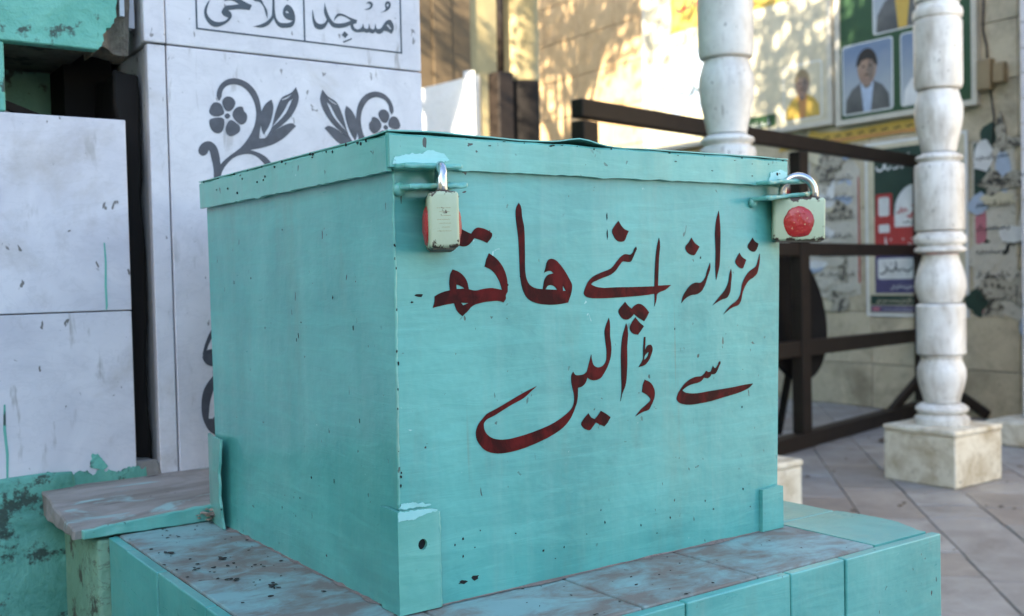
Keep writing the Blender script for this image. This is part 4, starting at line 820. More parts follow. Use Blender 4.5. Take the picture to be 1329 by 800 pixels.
for k in range(7):
    part('plank', boxbm((4.0 + k * .235, 8.46 - .012 * (k % 2), 1.0), (4.23 + k * .235, 8.495, 3.9), .006, 1), M['plank'] if 'plank' in M else M['p_tan'], sh_)

# ------------------------------------------------------------------ tree over the roof edge (throws the dappled shade)
def tree(base, crown, rad, nleaf, seed, label, sparse):
    q = random.Random(seed)
    t = empty('neem_tree', base, label, 'tree')
    b = Vector(base); c = Vector(crown)
    bm = bmesh.new()
    pts = [b + (c - b) * s + Vector((math.sin(s * 5) * .12, math.cos(s * 4) * .1, 0)) for s in (0, .15, .3, .5, .7, .9)]
    tube(pts, [.17, .14, .12, .10, .075, .05], 10, bm)
    tips = []
    for k in range(26):
        s = q.uniform(.55, .95)
        o = b + (c - b) * s
        d = Vector((q.gauss(0, 1), q.gauss(0, 1), q.gauss(.1, .6))).normalized()
        L = q.uniform(.55, 1.0)
        e = c + Vector((d.x * rad[0], d.y * rad[1], d.z * rad[2])) * L
        mid = (o + e) / 2 + Vector((q.uniform(-.25, .25), q.uniform(-.25, .25), q.uniform(0, .3)))
        tube([o, mid, e], [.035, .022, .008], 6, bm)
        tips += [mid.lerp(e, .3), mid.lerp(e, .65), e]
        for j in range(3):
            e2 = e + Vector((q.uniform(-.5, .5), q.uniform(-.5, .5), q.uniform(-.4, .3)))
            tube([mid.lerp(e, .5), e2], [.012, .005], 5, bm); tips.append(e2)
    part('trunk', bm, M['bark'], t, True)
    vs, fs = [], []
    for k in range(nleaf):
        p = q.choice(tips) + Vector((q.gauss(0, .2), q.gauss(0, .2), q.gauss(0, .16)))
        a = Vector((q.gauss(0, 1), q.gauss(0, 1), q.gauss(0, .6))).normalized()
        s = a.orthogonal().normalized()
        l, w = q.uniform(.05, .10), q.uniform(.015, .03)
        i = len(vs)
        vs += [p - a * l * .5, p + s * w, p + a * l * .5, p - s * w]
        fs.append((i, i + 1, i + 2, i + 3))
    me = bpy.data.meshes.new('crown'); me.from_pydata([tuple(v - b) for v in vs], [], fs)
    link('crown', me, M['leaf'], t)
    return t
tree((1.35, 5.6, FZ), (.9, 4.35, 5.0), (1.1, 1.25, .62), 4200, 5, 'leafy tree standing behind the mosque corner, its crown over the far gate', 0)
tree((1.0, 6.7, FZ), (.9, 6.2, 5.5), (.9, .8, .6), 1000, 8, 'leafy tree at the far end of the mosque block', 0)
tree((1.0, 2.95, FZ), (.8, 1.95, 4.15), (.9, .75, .7), 1300, 11, 'smaller leafy tree close behind the marble pillar', 0)

# ------------------------------------------------------------------ tiled plinth
pn = empty('tiled_plinth', (.23, .2, FZ), 'teal painted tiled plinth with worn mauve top under the donation box', 'plinth')
part('core', boxbm((-.113, -.115, FZ), (.573, .88, -.0025)), M['grout'], pn)
G = .0009
def ttile(x0, y0, x1, y1, mat, name='top_tile'):
    bm = boxbm((x0 + G, y0 + G, -.012), (x1 - G, y1 - G, rr.uniform(-.0006, .0004)), .0016, 2)
    return part(name, bm, mat, pn)
xs = [-.1105, .020, .168, .310, .482]
for a, b in zip(xs, xs[1:]): ttile(a, -.1125, b, .006, M['worn'])
ttile(-.1105, .006, .0, .381, M['worn']); ttile(-.1105, .381, .0, .452, M['worn'])
ttile(.0, .006, .482, .452, M['worn'])
# right-hand tile with its broken outer edge
bm = bmesh.new()
edge = [(.482 + G, -.1125 + G), (.5700, -.1125 + G), (.5703, -.10), (.5745, -.095), (.579, -.082), (.5865, -.066), (.588, -.04), (.5865, -.018), (.583, -.008), (.5845, .0), (.580, .0108), (.482 + G, .012 - G)]
add_print(bm, [edge], (Vector((0, 0, 0)), Vector((1, 0, 0)), Vector((0, 1, 0)), Vector((0, 0, 1))), -.012, 0.0)
part('broken_top_tile', bm, M['teal_tile'], pn)
ttile(.482, .012, .580, .25, M['teal_tile']); ttile(.482, .25, .580, .452, M['teal_tile'])
fx = [-.121, .07, .2066, .3406, .42, .579]
for z0, z1 in ((-.20, -.0002), (-.39, -.20), (FZ, -.39)):
    for a, b in zip(fx, fx[1:]):
        part('front_tile', boxbm((a + G, -.1235 + rr.uniform(-.0008, .0008), z0 + G), (b - G, -.113, z1 - G), .0014, 2), M['teal_tile'], pn)
    ly = [-.111, .0, .13, .27, .378, .452]
    for a, b in zip(ly, ly[1:]):
        part('side_tile', boxbm((-.1215 + rr.uniform(-.0008, .0008), a + G, z0 + G), (-.111, b - G, z1 - G), .0014, 2), M['teal_tile'], pn)
    for a, b in zip(ly, ly[1:]):
        part('side_tile', boxbm((.571, a + G, z0 + G), (.5805, b - G, min(z1, -.0125) - G), .0014, 2), M['teal_tile'], pn)
bm = boxbm((-.134, .4535, FZ), (-.1128, .625, -.003), .004, 2)
bmesh.ops.subdivide_edges(bm, edges=bm.edges, cuts=6, use_grid_fill=True); roughen(bm, .003, 22, 2)
part('bare_side_render', bm, M['green_dirty'], pn)

# stone ledge behind the box
lg = empty('stone_ledge', (.1, .55, 0), 'grey weathered stone ledge behind the box, edge painted teal', 'ledge')
bm = boxbm((-.158, .456, .0006), (.42, .64, .021), .002, 1)
bmesh.ops.subdivide_edges(bm, edges=bm.edges, cuts=10, use_grid_fill=True)
for v in bm.verts:
    s = (v.co.y - .456) / .184
    if v.co.z > .01: v.co.z += .014 * s - .0095 * max(0, min(1, -v.co.x / .15)) * (1 - s)
    v.co.y += .004 * noise.noise(v.co * 18)
    if v.co.x < -.10: v.co.x += .004 * noise.noise(v.co * 55)
roughen(bm, .0016, 40, 1)
part('slab', bm, M['ledge'], lg)
bm = boxbm((-.149, .4505, -.0002), (.0, .4575, .0195), .0015, 1)
bmesh.ops.subdivide_edges(bm, edges=bm.edges, cuts=12, use_grid_fill=True)
for v in bm.verts:
    k = max(0, min(1, -v.co.x / .15))
    v.co.z = .0012 + (v.co.z - .0012) * (1 - .5 * k)
roughen(bm, .0016, 70, 3)
part('painted_edge', bm, M['teal_lid'], lg)

# ------------------------------------------------------------------ marble pillar
YP = .62
mp = empty('marble_pillar', (.19, .8, 0), 'white marble pillar with grey flower inlay and framed inscription', 'pillar')
part('core', boxbm((.002, .634, .026), (.388, .925, 5.1)), M['grout'], mp)
def panel(x0, x1, z0, z1, y=YP, mat='marble', d=.016, name='front_panel'):
    return part(name, boxbm((x0, y, z0), (x1, y + d, z1), .0016, 2), M[mat], mp)
JZ = .594
panel(.0135, .3985, .030, JZ - .001); panel(.0135, .3985, JZ + .001, 1.25); panel(.0135, .3985, 1.252, 2.1); panel(.0135, .3985, 2.102, 3.4)
for z0, z1 in ((.030, JZ - .001), (JZ + .001, 1.25), (1.252, 2.1), (2.102, 3.4)):
    hi = z0 > .5
    panel(-.0115 - (.004 if hi else 0), .0120, z0, z1, YP + .0012 - (.003 if hi else 0), 'marble', .014, 'corner_strip')
    part('side_panel', boxbm((-.0075 - (.004 if hi else 0), YP + .0165, z0), (.004, .915, z1), .0015, 1), M['marble_side'], mp)
    part('side_panel', boxbm((.386, YP + .0165, z0), (.398, .915, z1), .0015, 1), M['marble_side'], mp)
FR = at_y(YP)
ia = prnt('flower_inlay', [dec(s) for s in INLAY['flower']], FR, -.001, .0007, M['inlay'], mp)
prnt('stem_inlay', [dec(s) for s in INLAY['stem']], FR, -.001, .0006, M['inlay'], mp)
prnt('leaf_inlay', [dec(s) for s in INLAY['leaves']], FR, -.001, .0007, M['inlay'], mp)
AX = .2135
def mir(s): return [(2 * AX - a, b) for a, b in dec(s)][::-1]
prnt('flower_inlay', [mir(s) for s in INLAY['flower']], FR, -.001, .0007, M['inlay'], mp)
prnt('stem_inlay', [mir(s) for s in INLAY['stem']], FR, -.001, .0006, M['inlay'], mp)
prnt('leaf_inlay', [mir(s) for s in INLAY['leaves']], FR, -.001, .0007, M['inlay'], mp)
prnt('leaf_inlay', [dec(s) for s in INLAY['lower']], FR, -.001, .0007, M['inlay'], mp)
prnt('leaf_inlay', [mir(t_) for t_ in INLAY['lower']], FR, -.001, .0007, M['inlay'], mp)
def cub(p0, p1, p2, p3, n_=16): return [tuple((1 - t) ** 3 * p0[i] + 3 * (1 - t) ** 2 * t * p1[i] + 3 * (1 - t) * t * t * p2[i] + t ** 3 * p3[i] for i in (0, 1)) for t in [k / n_ for k in range(n_ + 1)]]
st_ = [(x_, z_) for x_, z_ in dec(INLAY['stem'][0])]
zl = min(z_ for x_, z_ in st_); xl = sum(x_ for x_, z_ in st_ if z_ < zl + .004) / max(1, sum(1 for x_, z_ in st_ if z_ < zl + .004))
xl = min(x_ for x_, z_ in st_ if z_ < zl + .030) + .004
c1_ = cub((xl, zl + .022), (xl + .004, .30), (.17, .30), (.208, .225)); c2_ = cub((.050, .185), (.07, .26), (.14, .26), (.206, .215))
for c_ in (c1_, c2_):
    prnt('stem_inlay', [stroke(c_, .0045)], FR, -.0012, .0004, M['inlay'], mp)
    prnt('stem_inlay', [stroke([(2 * AX - p_[0], p_[1]) for p_ in c_], .0045)], FR, -.0012, .0004, M['inlay'], mp)
vz = [(.030, .225), (.020, .212), (.018, .20), (.034, .175), (.040, .15), (.034, .12), (.016, .10), (.014, .092), (.028, .082), (.028, .074)]
prnt('vase_inlay', [[(AX - u_, z_) for u_, z_ in vz] + [(AX + u_, z_) for u_, z_ in vz[::-1]]], FR, -.001, .0009, M['inlay'], mp)
f0, f1, fd, zb, zt, lw = .0545, .3645, .2087, .6195, .80, .0011
prnt('inscription_frame', [rect(f0 - lw, zb - lw, f1 + lw, zt), rect(f0 + lw, zb + lw, fd - lw, zt - .003), rect(fd + lw, zb + lw, f1 - lw, zt - .003)], FR, -.001, .0006, M['ink'], mp)
prnt('inscription', [dec(s) for s in INLAY['masjid']], FR, -.001, .0006, M['ink'], mp)
prnt('inscription', [dec(s) for s in INLAY['falahi']], FR, -.001, .0006, M['ink'], mp)

# ------------------------------------------------------------------ low wall with marble facing and open niche above
lw_ = empty('niche_wall', (-.4, .8, FZ), 'sea green plastered wall faced with white marble below an open niche', 'wall')
bm = boxbm((-1.75, .634, FZ), (-.046, .84, .488)); part('backing', bm, M['grout'], lw_)
bm = boxbm((-1.75, .612, FZ), (-.118, .633, .052), .003, 1)
bmesh.ops.subdivide_edges(bm, edges=bm.edges, cuts=40, use_grid_fill=True)
roughen(bm, .009, 17, 5); roughen(bm, .004, 60, 6)
for v in bm.verts:
    if v.co.z > .04: v.co.z += .010 * noise.noise(v.co * 40)
part('lower_render', bm, M['green_low'], lw_, True)
px = [-1.75, -1.30, -.85, -.46, -.0415]
for a, b in zip(px, px[1:]):
    part('marble_panel', boxbm((a + .0008, .6195, .030), (b - .0008, .634, .2475), .0012, 2), M['marble_panel'], lw_)
    part('marble_panel', boxbm((a + .0008, .6185, .2488), (b - .0008, .634, .4915), .0012, 2), M['marble_panel'], lw_)
# mortar smear along the foot of the facing
bm = bmesh.new()
q = random.Random(9)
pts = []
for i in range(90):
    x = -.21 + i * .00201
    pts.append((x, .047 + .012 * noise.noise(Vector((x * 38, 0, 3))) + .005 * noise.noise(Vector((x * 130, 0, 8))) + .0025 * noise.noise(Vector((x * 420, 0, 8)))))
add_print(bm, [[(-.21, .030), (-.03, .030)] + pts[::-1]], at_y(.619), 0, .0016)
part('paint_smear', bm, M['green_low'], lw_)
prnt('paint_smear', [ragged([(-.100, .052), (-.084, .047), (-.078, .052), (-.085, .060), (-.089, .068), (-.096, .069), (-.098, .061)], .0012, .0022, 190)], at_y(.6195), .0, .0018, M['green_plaster'], lw_)
prnt('paint_drip', [stroke([(-.0735, .335), (-.0725, .31), (-.0735, .28), (-.073, .255), (-.0738, .25)], .0013)], at_y(.6185), -.0005, .0008, M['green_plaster'], lw_)
prnt('paint_drip', [stroke([(-.195, .14), (-.196, .11), (-.194, .08), (-.195, .05)], .0016)], at_y(.6195), -.0005, .0008, M['green_plaster'], lw_)
# lintel with its broken end
bm = boxbm((-1.75, .618, .5775), (-.072, .638, 1.6), .0015, 1)
bmesh.ops.subdivide_edges(bm, edges=bm.edges, cuts=20, use_grid_fill=True)
bmesh.ops.bisect_plane(bm, geom=bm.verts[:] + bm.edges[:] + bm.faces[:], plane_co=(-.0, 0, .5), plane_no=(0, 0, -1), clear_outer=False)
part('lintel', bm, M['green_plaster'], lw_)
le = [(-.0725, .5765)]
q = random.Random(21)
le = [(-.073, .5775), (-.0715, .581), (-.0690, .5822), (-.0682, .5885), (-.0655, .5900), (-.0660, .5965), (-.0630, .6010), (-.0622, .6055), (-.0570, .6070), (-.0560, .6115), (-.0525, .6125), (-.0515, .6190), (-.0490, .6215), (-.0492, .632), (-.047, .645), (-.046, .67), (-.047, .75), (-.045, .9), (-.046, 1.6), (-.073, 1.6)]
prnt('lintel_end', [ragged(le, .003, .0022, 120)], at_y(.6185), -.018, .0, M['green_plaster'], lw_)
bm = boxbm((-.0735, .640, .583), (-.030, .70, 1.6))
bmesh.ops.subdivide_edges(bm, edges=bm.edges, cuts=16, use_grid_fill=True); roughen(bm, .012, 45, 4)
part('broken_core', bm, M['rubble'], lw_)
part('tile_shard', boxbm((-.040, .637, .628), (-.034, .643, .70)), M['marble'], lw_)
part('tile_shard', boxbm((-.033, .650, .617), (-.018, .668, .70)), M['marble'], lw_)
part('niche_jamb', boxbm((-1.75, .6195, .4925), (-.1815, .70, .5765), .002, 1), M['green_plaster'], lw_)
part('niche_back', boxbm((-.30, .838, .40), (-.085, .85, .60)), M['green_dirty'], lw_)
part('niche_shade_side', boxbm((-.0835, .76, .40), (-.02, .90, 1.5)), M['dark'], lw_)  # black block stands in for the shaded hole at the right
part('niche_ceiling', boxbm((-1.75, .640, .584), (-.075, .90, .62)), M['rubble'], lw_)
bm = bmesh.new(); bar(bm, (-.19, .66, .512), (-.10, .70, .488), .008, .01); part('loose_stick', bm, M['dark'], lw_)
bm = bmesh.new(); bar(bm, (-.19, .675, .504), (-.085, .72, .484), .02, .012); part('loose_stick', bm, M['marble_panel'], lw_)
bm = boxbm((-.043, .655, .03), (-.0118, .90, .56), .003, 1)
bmesh.ops.subdivide_edges(bm, edges=bm.edges, cuts=12, use_grid_fill=True); roughen(bm, .008, 40, 14)
part('gap_shade_block', bm, M['dark'], lw_, True)  # black block stands in for the deep shade inside the gap
# mortar filling the foot of the gap
bm = boxbm((-.047, .622, .012), (-.012, .70, .050), .004, 2)
bmesh.ops.subdivide_edges(bm, edges=bm.edges, cuts=4, use_grid_fill=True); roughen(bm, .007, 60, 8)
part('mortar_lump', bm, M['ledge'], lw_)

# ------------------------------------------------------------------ the offering box
bx = empty('donation_box', (.23, .22, 0), 'sea green metal offering box with maroon script and two padlocks', 'box')
HB = .3715
bm = bmesh.new()
bot = [(-.0012, 0), (.4655, 0), (.4655, .436), (-.0012, .436)]
top = [(.0020, 0), (.4788, 0), (.4788, .4515), (.0020, .4515)]
NX, NZ = 14, 12
def face_grid(b0, b1, t0, t1):
    rows = []
    for j in range(NZ + 1):
        s = j / NZ
        a = Vector((*b0, 0)).lerp(Vector((*t0, 0)), s); b = Vector((*b1, 0)).lerp(Vector((*t1, 0)), s)
        rows.append([bm.verts.new(a.lerp(b, i / NX) + Vector((0, 0, .0008 + s * (HB - .0008)))) for i in range(NX + 1)])
    for r0, r1 in zip(rows, rows[1:]):
        for i in range(NX): bm.faces.new((r0[i], r0[i + 1], r1[i + 1], r1[i]))
for k in range(4): face_grid(bot[k], bot[(k + 1) % 4], top[k], top[(k + 1) % 4])
bmesh.ops.remove_doubles(bm, verts=bm.verts, dist=1e-5)
# the big side sheet is slightly dished
for v in bm.verts:
    if v.co.x < .003 and .02 < v.co.y < .42 and .01 < v.co.z < HB - .01:
        s = math.sin(math.pi * v.co.y / .445) * math.sin(math.pi * v.co.z / HB)
        v.co.x += .0035 * s
body = part('body', bm, M['teal'], bx, True)
md = body.modifiers.new('edge', 'EDGE_SPLIT'); md.split_angle = R(40)
# welded corner seam
bm = bmesh.new()
pts = [Vector((-.0004 + .0032 * s, .0004, .088 + s * (HB - .09))) for s in [i / 60 for i in range(61)]]
q = random.Random(2)
tube([p + Vector((q.uniform(-.0004, .0004), q.uniform(-.0004, .0004), 0)) for p in pts], [.0012 + .0009 * max(0, noise.noise(p * 90)) for p in pts], 6, bm)
part('weld_seam', bm, M['teal_lid'], bx, True)
bm = bmesh.new(); tube([(.0016, .124, .02), (.0045, .124, .17), (.0042, .124, .30)], .0011, 6, bm); part('sheet_seam', bm, M['teal'], bx, True)
# lid: folded rim all round and a thin top sheet whose edge has sprung up
LT, LB = .3985, .3712
lid_mesh = bmesh.new()
def rim(p0, p1, thick, n_out, z0, z1, seg=40, seed=0):
    d = (Vector(p1) - Vector(p0)); bm_ = lid_mesh
    ring = []
    for i in range(seg + 1):
        p = Vector(p0) + d * (i / seg)
        wob = noise.noise(Vector((p.x * 30, p.y * 30, seed))) * .0009
        jag = noise.noise(Vector((p.x * 140, p.y * 140, seed + 5))) * .0010 + min(0, noise.noise(Vector((p.x * 38, p.y * 38, seed + 9))) + .12) * .0026
        a = Vector((p.x, p.y, 0)); o = Vector(n_out)
        ring.append([bm_.verts.new(a + o * (thick + wob) + Vector((0, 0, z0 + jag))), bm_.verts.new(a + o * (thick + wob + .0004) + Vector((0, 0, z1 - .002 + wob))),
                     bm_.verts.new(a + o * (thick + wob - .0018) + Vector((0, 0, z1 + wob))), bm_.verts.new(a + Vector((0, 0, z1 + wob))), bm_.verts.new(a + Vector((0, 0, z0 + jag)))])
    for a, b in zip(ring, ring[1:]):
        for k in range(5): bm_.faces.new((a[k], b[k], b[(k + 1) % 5], a[(k + 1) % 5]))
    bm_.faces.new(ring[0][::-1]); bm_.faces.new(ring[-1])
rim((-.0046, -.0012, 0), (.4830, -.0012, 0), .0060, (0, -1, 0), LB, LT + .0008, 60, 1)
rim((-.0006, .4530, 0), (-.0006, -.0030, 0), .0048, (-1, 0, 0), LB - .003, LT, 60, 2)
rim((.4822, -.003, 0), (.4822, .4530, 0), .0040, (1, 0, 0), LB, LT, 20, 3)
rim((.4830, .4530, 0), (-.003, .4530, 0), .0040, (0, 1, 0), LB, LT, 20, 4)
bmesh.ops.recalc_face_normals(lid_mesh, faces=lid_mesh.faces)
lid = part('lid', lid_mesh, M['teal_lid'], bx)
bm = bmesh.new()
N_ = 44
vsg = [[None] * 9 for _ in range(N_ + 1)]
for i in range(N_ + 1):
    for j in range(9):
        x = -.0050 + .4903 * i / N_; y = -.0066 + .463 * j / 8
        lift = 0
        if j == 0: lift = .0012 + .0012 * noise.noise(Vector((x * 22, 3, 0))) + .005 * math.exp(-((x - .195) / .022) ** 2) + .0018 * math.exp(-((x - .05) / .05) ** 2)
        vsg[i][j] = bm.verts.new((x, y, LT + .0014 + lift))
for i in range(N_):
    for j in range(8): bm.faces.new((vsg[i][j], vsg[i + 1][j], vsg[i + 1][j + 1], vsg[i][j + 1]))
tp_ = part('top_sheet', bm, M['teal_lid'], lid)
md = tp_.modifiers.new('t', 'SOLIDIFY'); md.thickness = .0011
# pale chipped patch on the front corner of the lid
def flake(polys, fr, w0, w1, par, mat='teal_patch', name='paint_flake'): return prnt(name, [ragged(p_, .0009, .0011, 330) for p_ in polys] if mat == 'teal_patch' else polys, fr, w0, w1, M[mat], par)
q = random.Random(4)
LF = at_y(-.0068)
flake([[(-.002, .3745), (.010, .3735), (.03, .3755), (.044, .3765), (.052, .379), (.047, .3845), (.033, .3870), (.026, .3835), (.016, .383), (.006, .381), (-.001, .379)]], LF, .0003, .0013, lid)
flake([[(.452, .3755), (.468, .3775), (.480, .3785), (.482, .386), (.470, .388), (.456, .384)]], LF, .0003, .0013, lid)
flake([ell(.4655, .3833, .0016, .0017, 10)], LF, .0013, .0016, lid, 'hole', 'rivet_hole')
# hasps
def hasp(name, x0, x1, z, y1, tilt, par, t=.0042):
    bm = boxbm((x0, -y1, -t / 2), (x1, -.0006, t / 2), .0016, 2)
    bmesh.ops.subdivide_edges(bm, edges=[e for e in bm.edges if abs(e.verts[0].co.x - e.verts[1].co.x) > .02], cuts=22)
    for v in bm.verts:
        v.co += Vector((0, noise.noise(v.co * 150 + Vector((z * 99, 0, 0))), .7 * noise.noise(v.co * 190 + Vector((0, z * 99, 0))))) * .0012
        v.co.z += z + tilt * (v.co.x - x0) + .0006 * noise.noise(v.co * 120)
    return part(name, bm, M['teal_lid'], par, False)
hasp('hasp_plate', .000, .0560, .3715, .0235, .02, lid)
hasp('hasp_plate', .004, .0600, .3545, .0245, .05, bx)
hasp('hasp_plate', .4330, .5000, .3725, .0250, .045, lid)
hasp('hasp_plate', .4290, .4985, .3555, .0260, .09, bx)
for x, z in ((.0060, .3535), (.4330, .3525)):
    bm = bmesh.new(); bmesh.ops.create_icosphere(bm, subdivisions=2, radius=.0052)
    for v in bm.verts: v.co = Vector((v.co.x * 1.1 + x, v.co.y * .8 - .003, v.co.z * 1.15 + z)) + Vector((0, 0, noise.noise(v.co * 300) * .001))
    part('weld_lump', bm, M['teal_lid'], bx, True)
# corner irons at the foot
def iron(name, polys, fr, w0, w1, mat='teal'): return prnt(name, polys, fr, w0, w1, M[mat], bx)
hole = ell(.0185, .0570, .0043, .0047, 18)
ci = iron('corner_iron', [[(-.0047, .0008), (.0345, .0008), (.0352, .07), (.0345, .0840), (.020, .0868), (-.0047, .0872)], hole], FRONT, .0004, .0052, 'teal_lid')
bm = bmesh.new()
tube([(.0352 + .0006 * noise.noise(Vector((z_, 0, 0))), -.0036, z_ * .0028 + .001) for z_ in range(30)], [.0016 + .0008 * noise.noise(Vector((z_ * .4, 5, 0))) for z_ in range(30)], 7, bm)
part('weld_bead', bm, M['teal_lid'], ci, True)
prnt('bolt_hole', [hole], FRONT, .0002, .0020, M['hole'], ci)
SIDE = (Vector((-.0012, 0, 0)), Vector((0, -1, 0)), Vector((0, 0, 1)), Vector((-1, 0, 0)))
iron('corner_iron', [[(-.026, .0008), (.0050, .0008), (.0050, .0872), (-.017, .0880), (-.026, .0872)]], SIDE, .0002, .0036, 'teal')
prnt('paint_flake', [ragged([(-.0042, .0795), (.004, .0800), (.010, .0790), (.016, .0812), (.024, .0826), (.0335, .0832), (.0330, .0852), (.024, .0862), (.014, .0868), (-.0042, .0870)], .0009, .0012, 300)], FRONT, .0049, .0057, M['teal_patch'], ci)
prnt('paint_flake', [ragged([(-.0010, .0885), (.006, .0882), (.016, .0886), (.026, .0872), (.030, .0878), (.022, .0905), (.010, .0925), (.002, .0930)], .0009, .0012, 300, 4)], FRONT, .0003, .0012, M['teal_patch'], ci)
iron('corner_iron', [[(.4370, .0008), (.4705, .0008), (.4705, .046), (.4655, .0475), (.4380, .0460)]], FRONT, .0004, .0052, 'teal')
# rear tab, bent away from the side
bm = bmesh.new()
vs_ = []
for j in range(9):
    z = .0008 + .102 * j / 8
    bend = .004 * math.sin(math.pi * j / 8) + .0015 * noise.noise(Vector((j * .6, 2, 0)))
    vs_.append([bm.verts.new((-.0030, .458, z)), bm.verts.new((-.0075 - bend * .5, .430, z)), bm.verts.new((-.0105 - bend, .394 + .003 * noise.noise(Vector((j * .7, 0, 0))), z))])
for a, b in zip(vs_, vs_[1:]):
    for k in range(2): bm.faces.new((a[k], a[k + 1], b[k + 1], b[k]))
o = part('bent_tab', bm, M['teal_lid'], bx); md = o.modifiers.new('t', 'SOLIDIFY'); md.thickness = .0028
# painted script, one mesh per word
for w in ('nazrana', 'apne', 'ha', 'tah', 'se', 'dalen'):
    prnt('painted_word', [dec(s) for s in LETTERS[w]], FRONT, .0001, .0006, M['red'], bx)
# chips and scars with a shape of their own
def scar(pts, fr, mat='hole', w1=.00035): prnt('paint_chip', [pts], fr, .0000, w1, M[mat], bx)
BL = (Vector((.0035, 0, 0)), Vector((0, -1, 0)), Vector((0, 0, 1)), Vector((-1, 0, 0)))
q = random.Random(12)
def drawn(u, v, ru, rv, fr, seed): scar(ell(u, v, ru, rv, 11, .45, seed), fr)
drawn(-.110, .2385, .0017, .0050, BL, 1); drawn(-.1105, .2300, .0012, .0022, BL, 2)
for i in range(26):
    drawn(-q.uniform(.015, .40), q.choice((q.uniform(.01, .34), q.uniform(.012, .09))), q.uniform(.0004, .0011), q.uniform(.0006, .0022), (Vector((.0008 if i % 2 else .0015, 0, 0)), BL[1], BL[2], BL[3]), 30 + i)
for i in range(24):
    drawn(q.uniform(.04, .45), q.choice((q.uniform(.02, .34), q.uniform(.01, .06))), q.uniform(.0004, .0010), q.uniform(.0004, .0014), FRONT, 80 + i)
for (u, v, a, b) in ((.0245, .2655, .0040, .0011), (.0170, .2600, .0013, .0008), (.232, .335, .0006, .003), (.232, .318, .0007, .004), (.060, .016, .004, .0016), (.073, .018, .0035, .0022)):
    drawn(u, v, a, b, FRONT, int(u * 1e4))
for i in range(13):
    s = q.uniform(.10, .36)
    scar(ell(-.0006 + .003 * s + q.uniform(.0, .003), s, q.uniform(.0003, .0006), q.uniform(.0005, .0014), 9, .4, 200 + i), FRONT, 'hole', .0012)
for i in range(20):
    u = q.uniform(.0, .48)
    scar(ell(u, LT - .0003 - (q.random() ** 3) * .022, q.uniform(.0004, .0018), q.uniform(.0003, .0007), 11, .5, 300 + i), LF, 'hole', .0010)
for i in range(26):
    u = q.uniform(-.445, .0)
    scar(ell(u, LT - .0006 - (q.random() ** 3) * .024, q.uniform(.0006, .0018), q.uniform(.0005, .0014), 9, .4, 400 + i), (Vector((-.0056, 0, 0)), BL[1], BL[2], BL[3]), 'hole', .0010)

# ------------------------------------------------------------------ padlocks
def padlock(loc, rz, label):
    t = empty('padlock', loc, label, 'padlock', 'padlocks on the donation box')
    t.rotation_euler = (0, R(1.5), R(rz))
    def lp(name, bm, mat, smooth=False, parent=t):
        me = bpy.data.meshes.new(name); bm.to_mesh(me); bm.free()
        return link(name, me, mat, parent, smooth)
    bm = boxbm((-.0270, -.0122, -.0230), (.0270, .0122, .0228), .0034, 3)
    b = lp('body', bm, M['lock'], True)
    md = b.modifiers.new('edge', 'EDGE_SPLIT'); md.split_angle = R(35)
    bm = boxbm((-.0235, -.0095, -.0240), (.0235, .0095, -.0222), .0006, 1); lp('foot_plate', bm, M['rubble'])
    pts = [(-.0165, 0, .018), (-.0165, 0, .036 - .0065)] + [(-.0165 * math.cos(R(a)), 0, .0295 + .0165 * math.sin(R(a))) for a in range(15, 180, 15)] + [(.0165, 0, .0295), (.0165, 0, .018)]
    lp('shackle', tube(pts, .0044, 14), M['steel'], True)
    for sx in (-1, 1):
        bm = bmesh.new(); bmesh.ops.create_cone(bm, cap_ends=True, segments=18, radius1=.0064, radius2=.0058, depth=.0016)
        bmesh.ops.translate(bm, verts=bm.verts, vec=(sx * .0165, 0, .0232)); lp('shackle_collar', bm, M['lock'], True)
    for sy in (-1, 1):
        bm = bmesh.new()
        bmesh.ops.create_icosphere(bm, subdivisions=4, radius=1)
        for v in bm.verts:
            a = math.atan2(v.co.z, v.co.x)
            k = 1 + .10 * noise.noise(Vector((math.cos(a) * 1.6, math.sin(a) * 1.6, sy * 3 + loc[0] * 7))) + .05 * noise.noise(Vector((math.cos(a) * 5, math.sin(a) * 5, 2)))
            yy = max(v.co.y, -.1) if sy > 0 else min(v.co.y, .1)
            v.co = Vector((v.co.x * .0160 * k + .0, sy * .0118 + yy * .0042 + .0009 * noise.noise(v.co * 4), v.co.z * .0165 * k - .0035))
        lp('wax_seal', bm, M['wax'], True)
    # stamped lines on the narrow cheek
    for i in range(7):
        bm = boxbm((-.02715, -.0055 + .001 * (i % 2), .009 - i * .0031), (-.02690, .006 - .002 * (i % 3), .00925 - i * .0031)); lp('stamped_line', bm, M['p_tan'])
    return t
padlock((.0355, -.0205, .3262), 63, 'pale green padlock hanging side-on from the left hasp, near corner')
padlock((.4805, -.0225, .3340), -43, 'pale green padlock with round red wax seal at the right corner')

# ------------------------------------------------------------------ droppings, husks and leaves lying about
bm = bmesh.new()
q = random.Random(17)
def crumb(x, y, z, s):
    n0 = len(bm.verts)
    r_ = bmesh.ops.create_icosphere(bm, subdivisions=1, radius=s)
    e_ = (q.uniform(.5, 1.8), q.uniform(.4, 1.3), q.uniform(.12, .4)); a = q.uniform(0, 6.3)
    for v in r_['verts']:
        c = Vector((v.co.x * e_[0], v.co.y * e_[1], v.co.z * e_[2])) + Vector((q.uniform(-1, 1), q.uniform(-1, 1), 0)) * s * .25
        v.co = Vector((x + c.x * math.cos(a) - c.y * math.sin(a), y + c.x * math.sin(a) + c.y * math.cos(a), z + c.z + s * .2))
for i in range(60):
    for k in range(q.choice((1, 1, 2, 3))):
        if i < 40: crumb(q.uniform(-.112, -.008) + .002 * k, q.uniform(.10, .445), .0006, q.uniform(.0006, .0021))
        else: crumb(q.uniform(.06, .46), q.uniform(-.11, -.006), .0006, q.uniform(.0005, .0016))
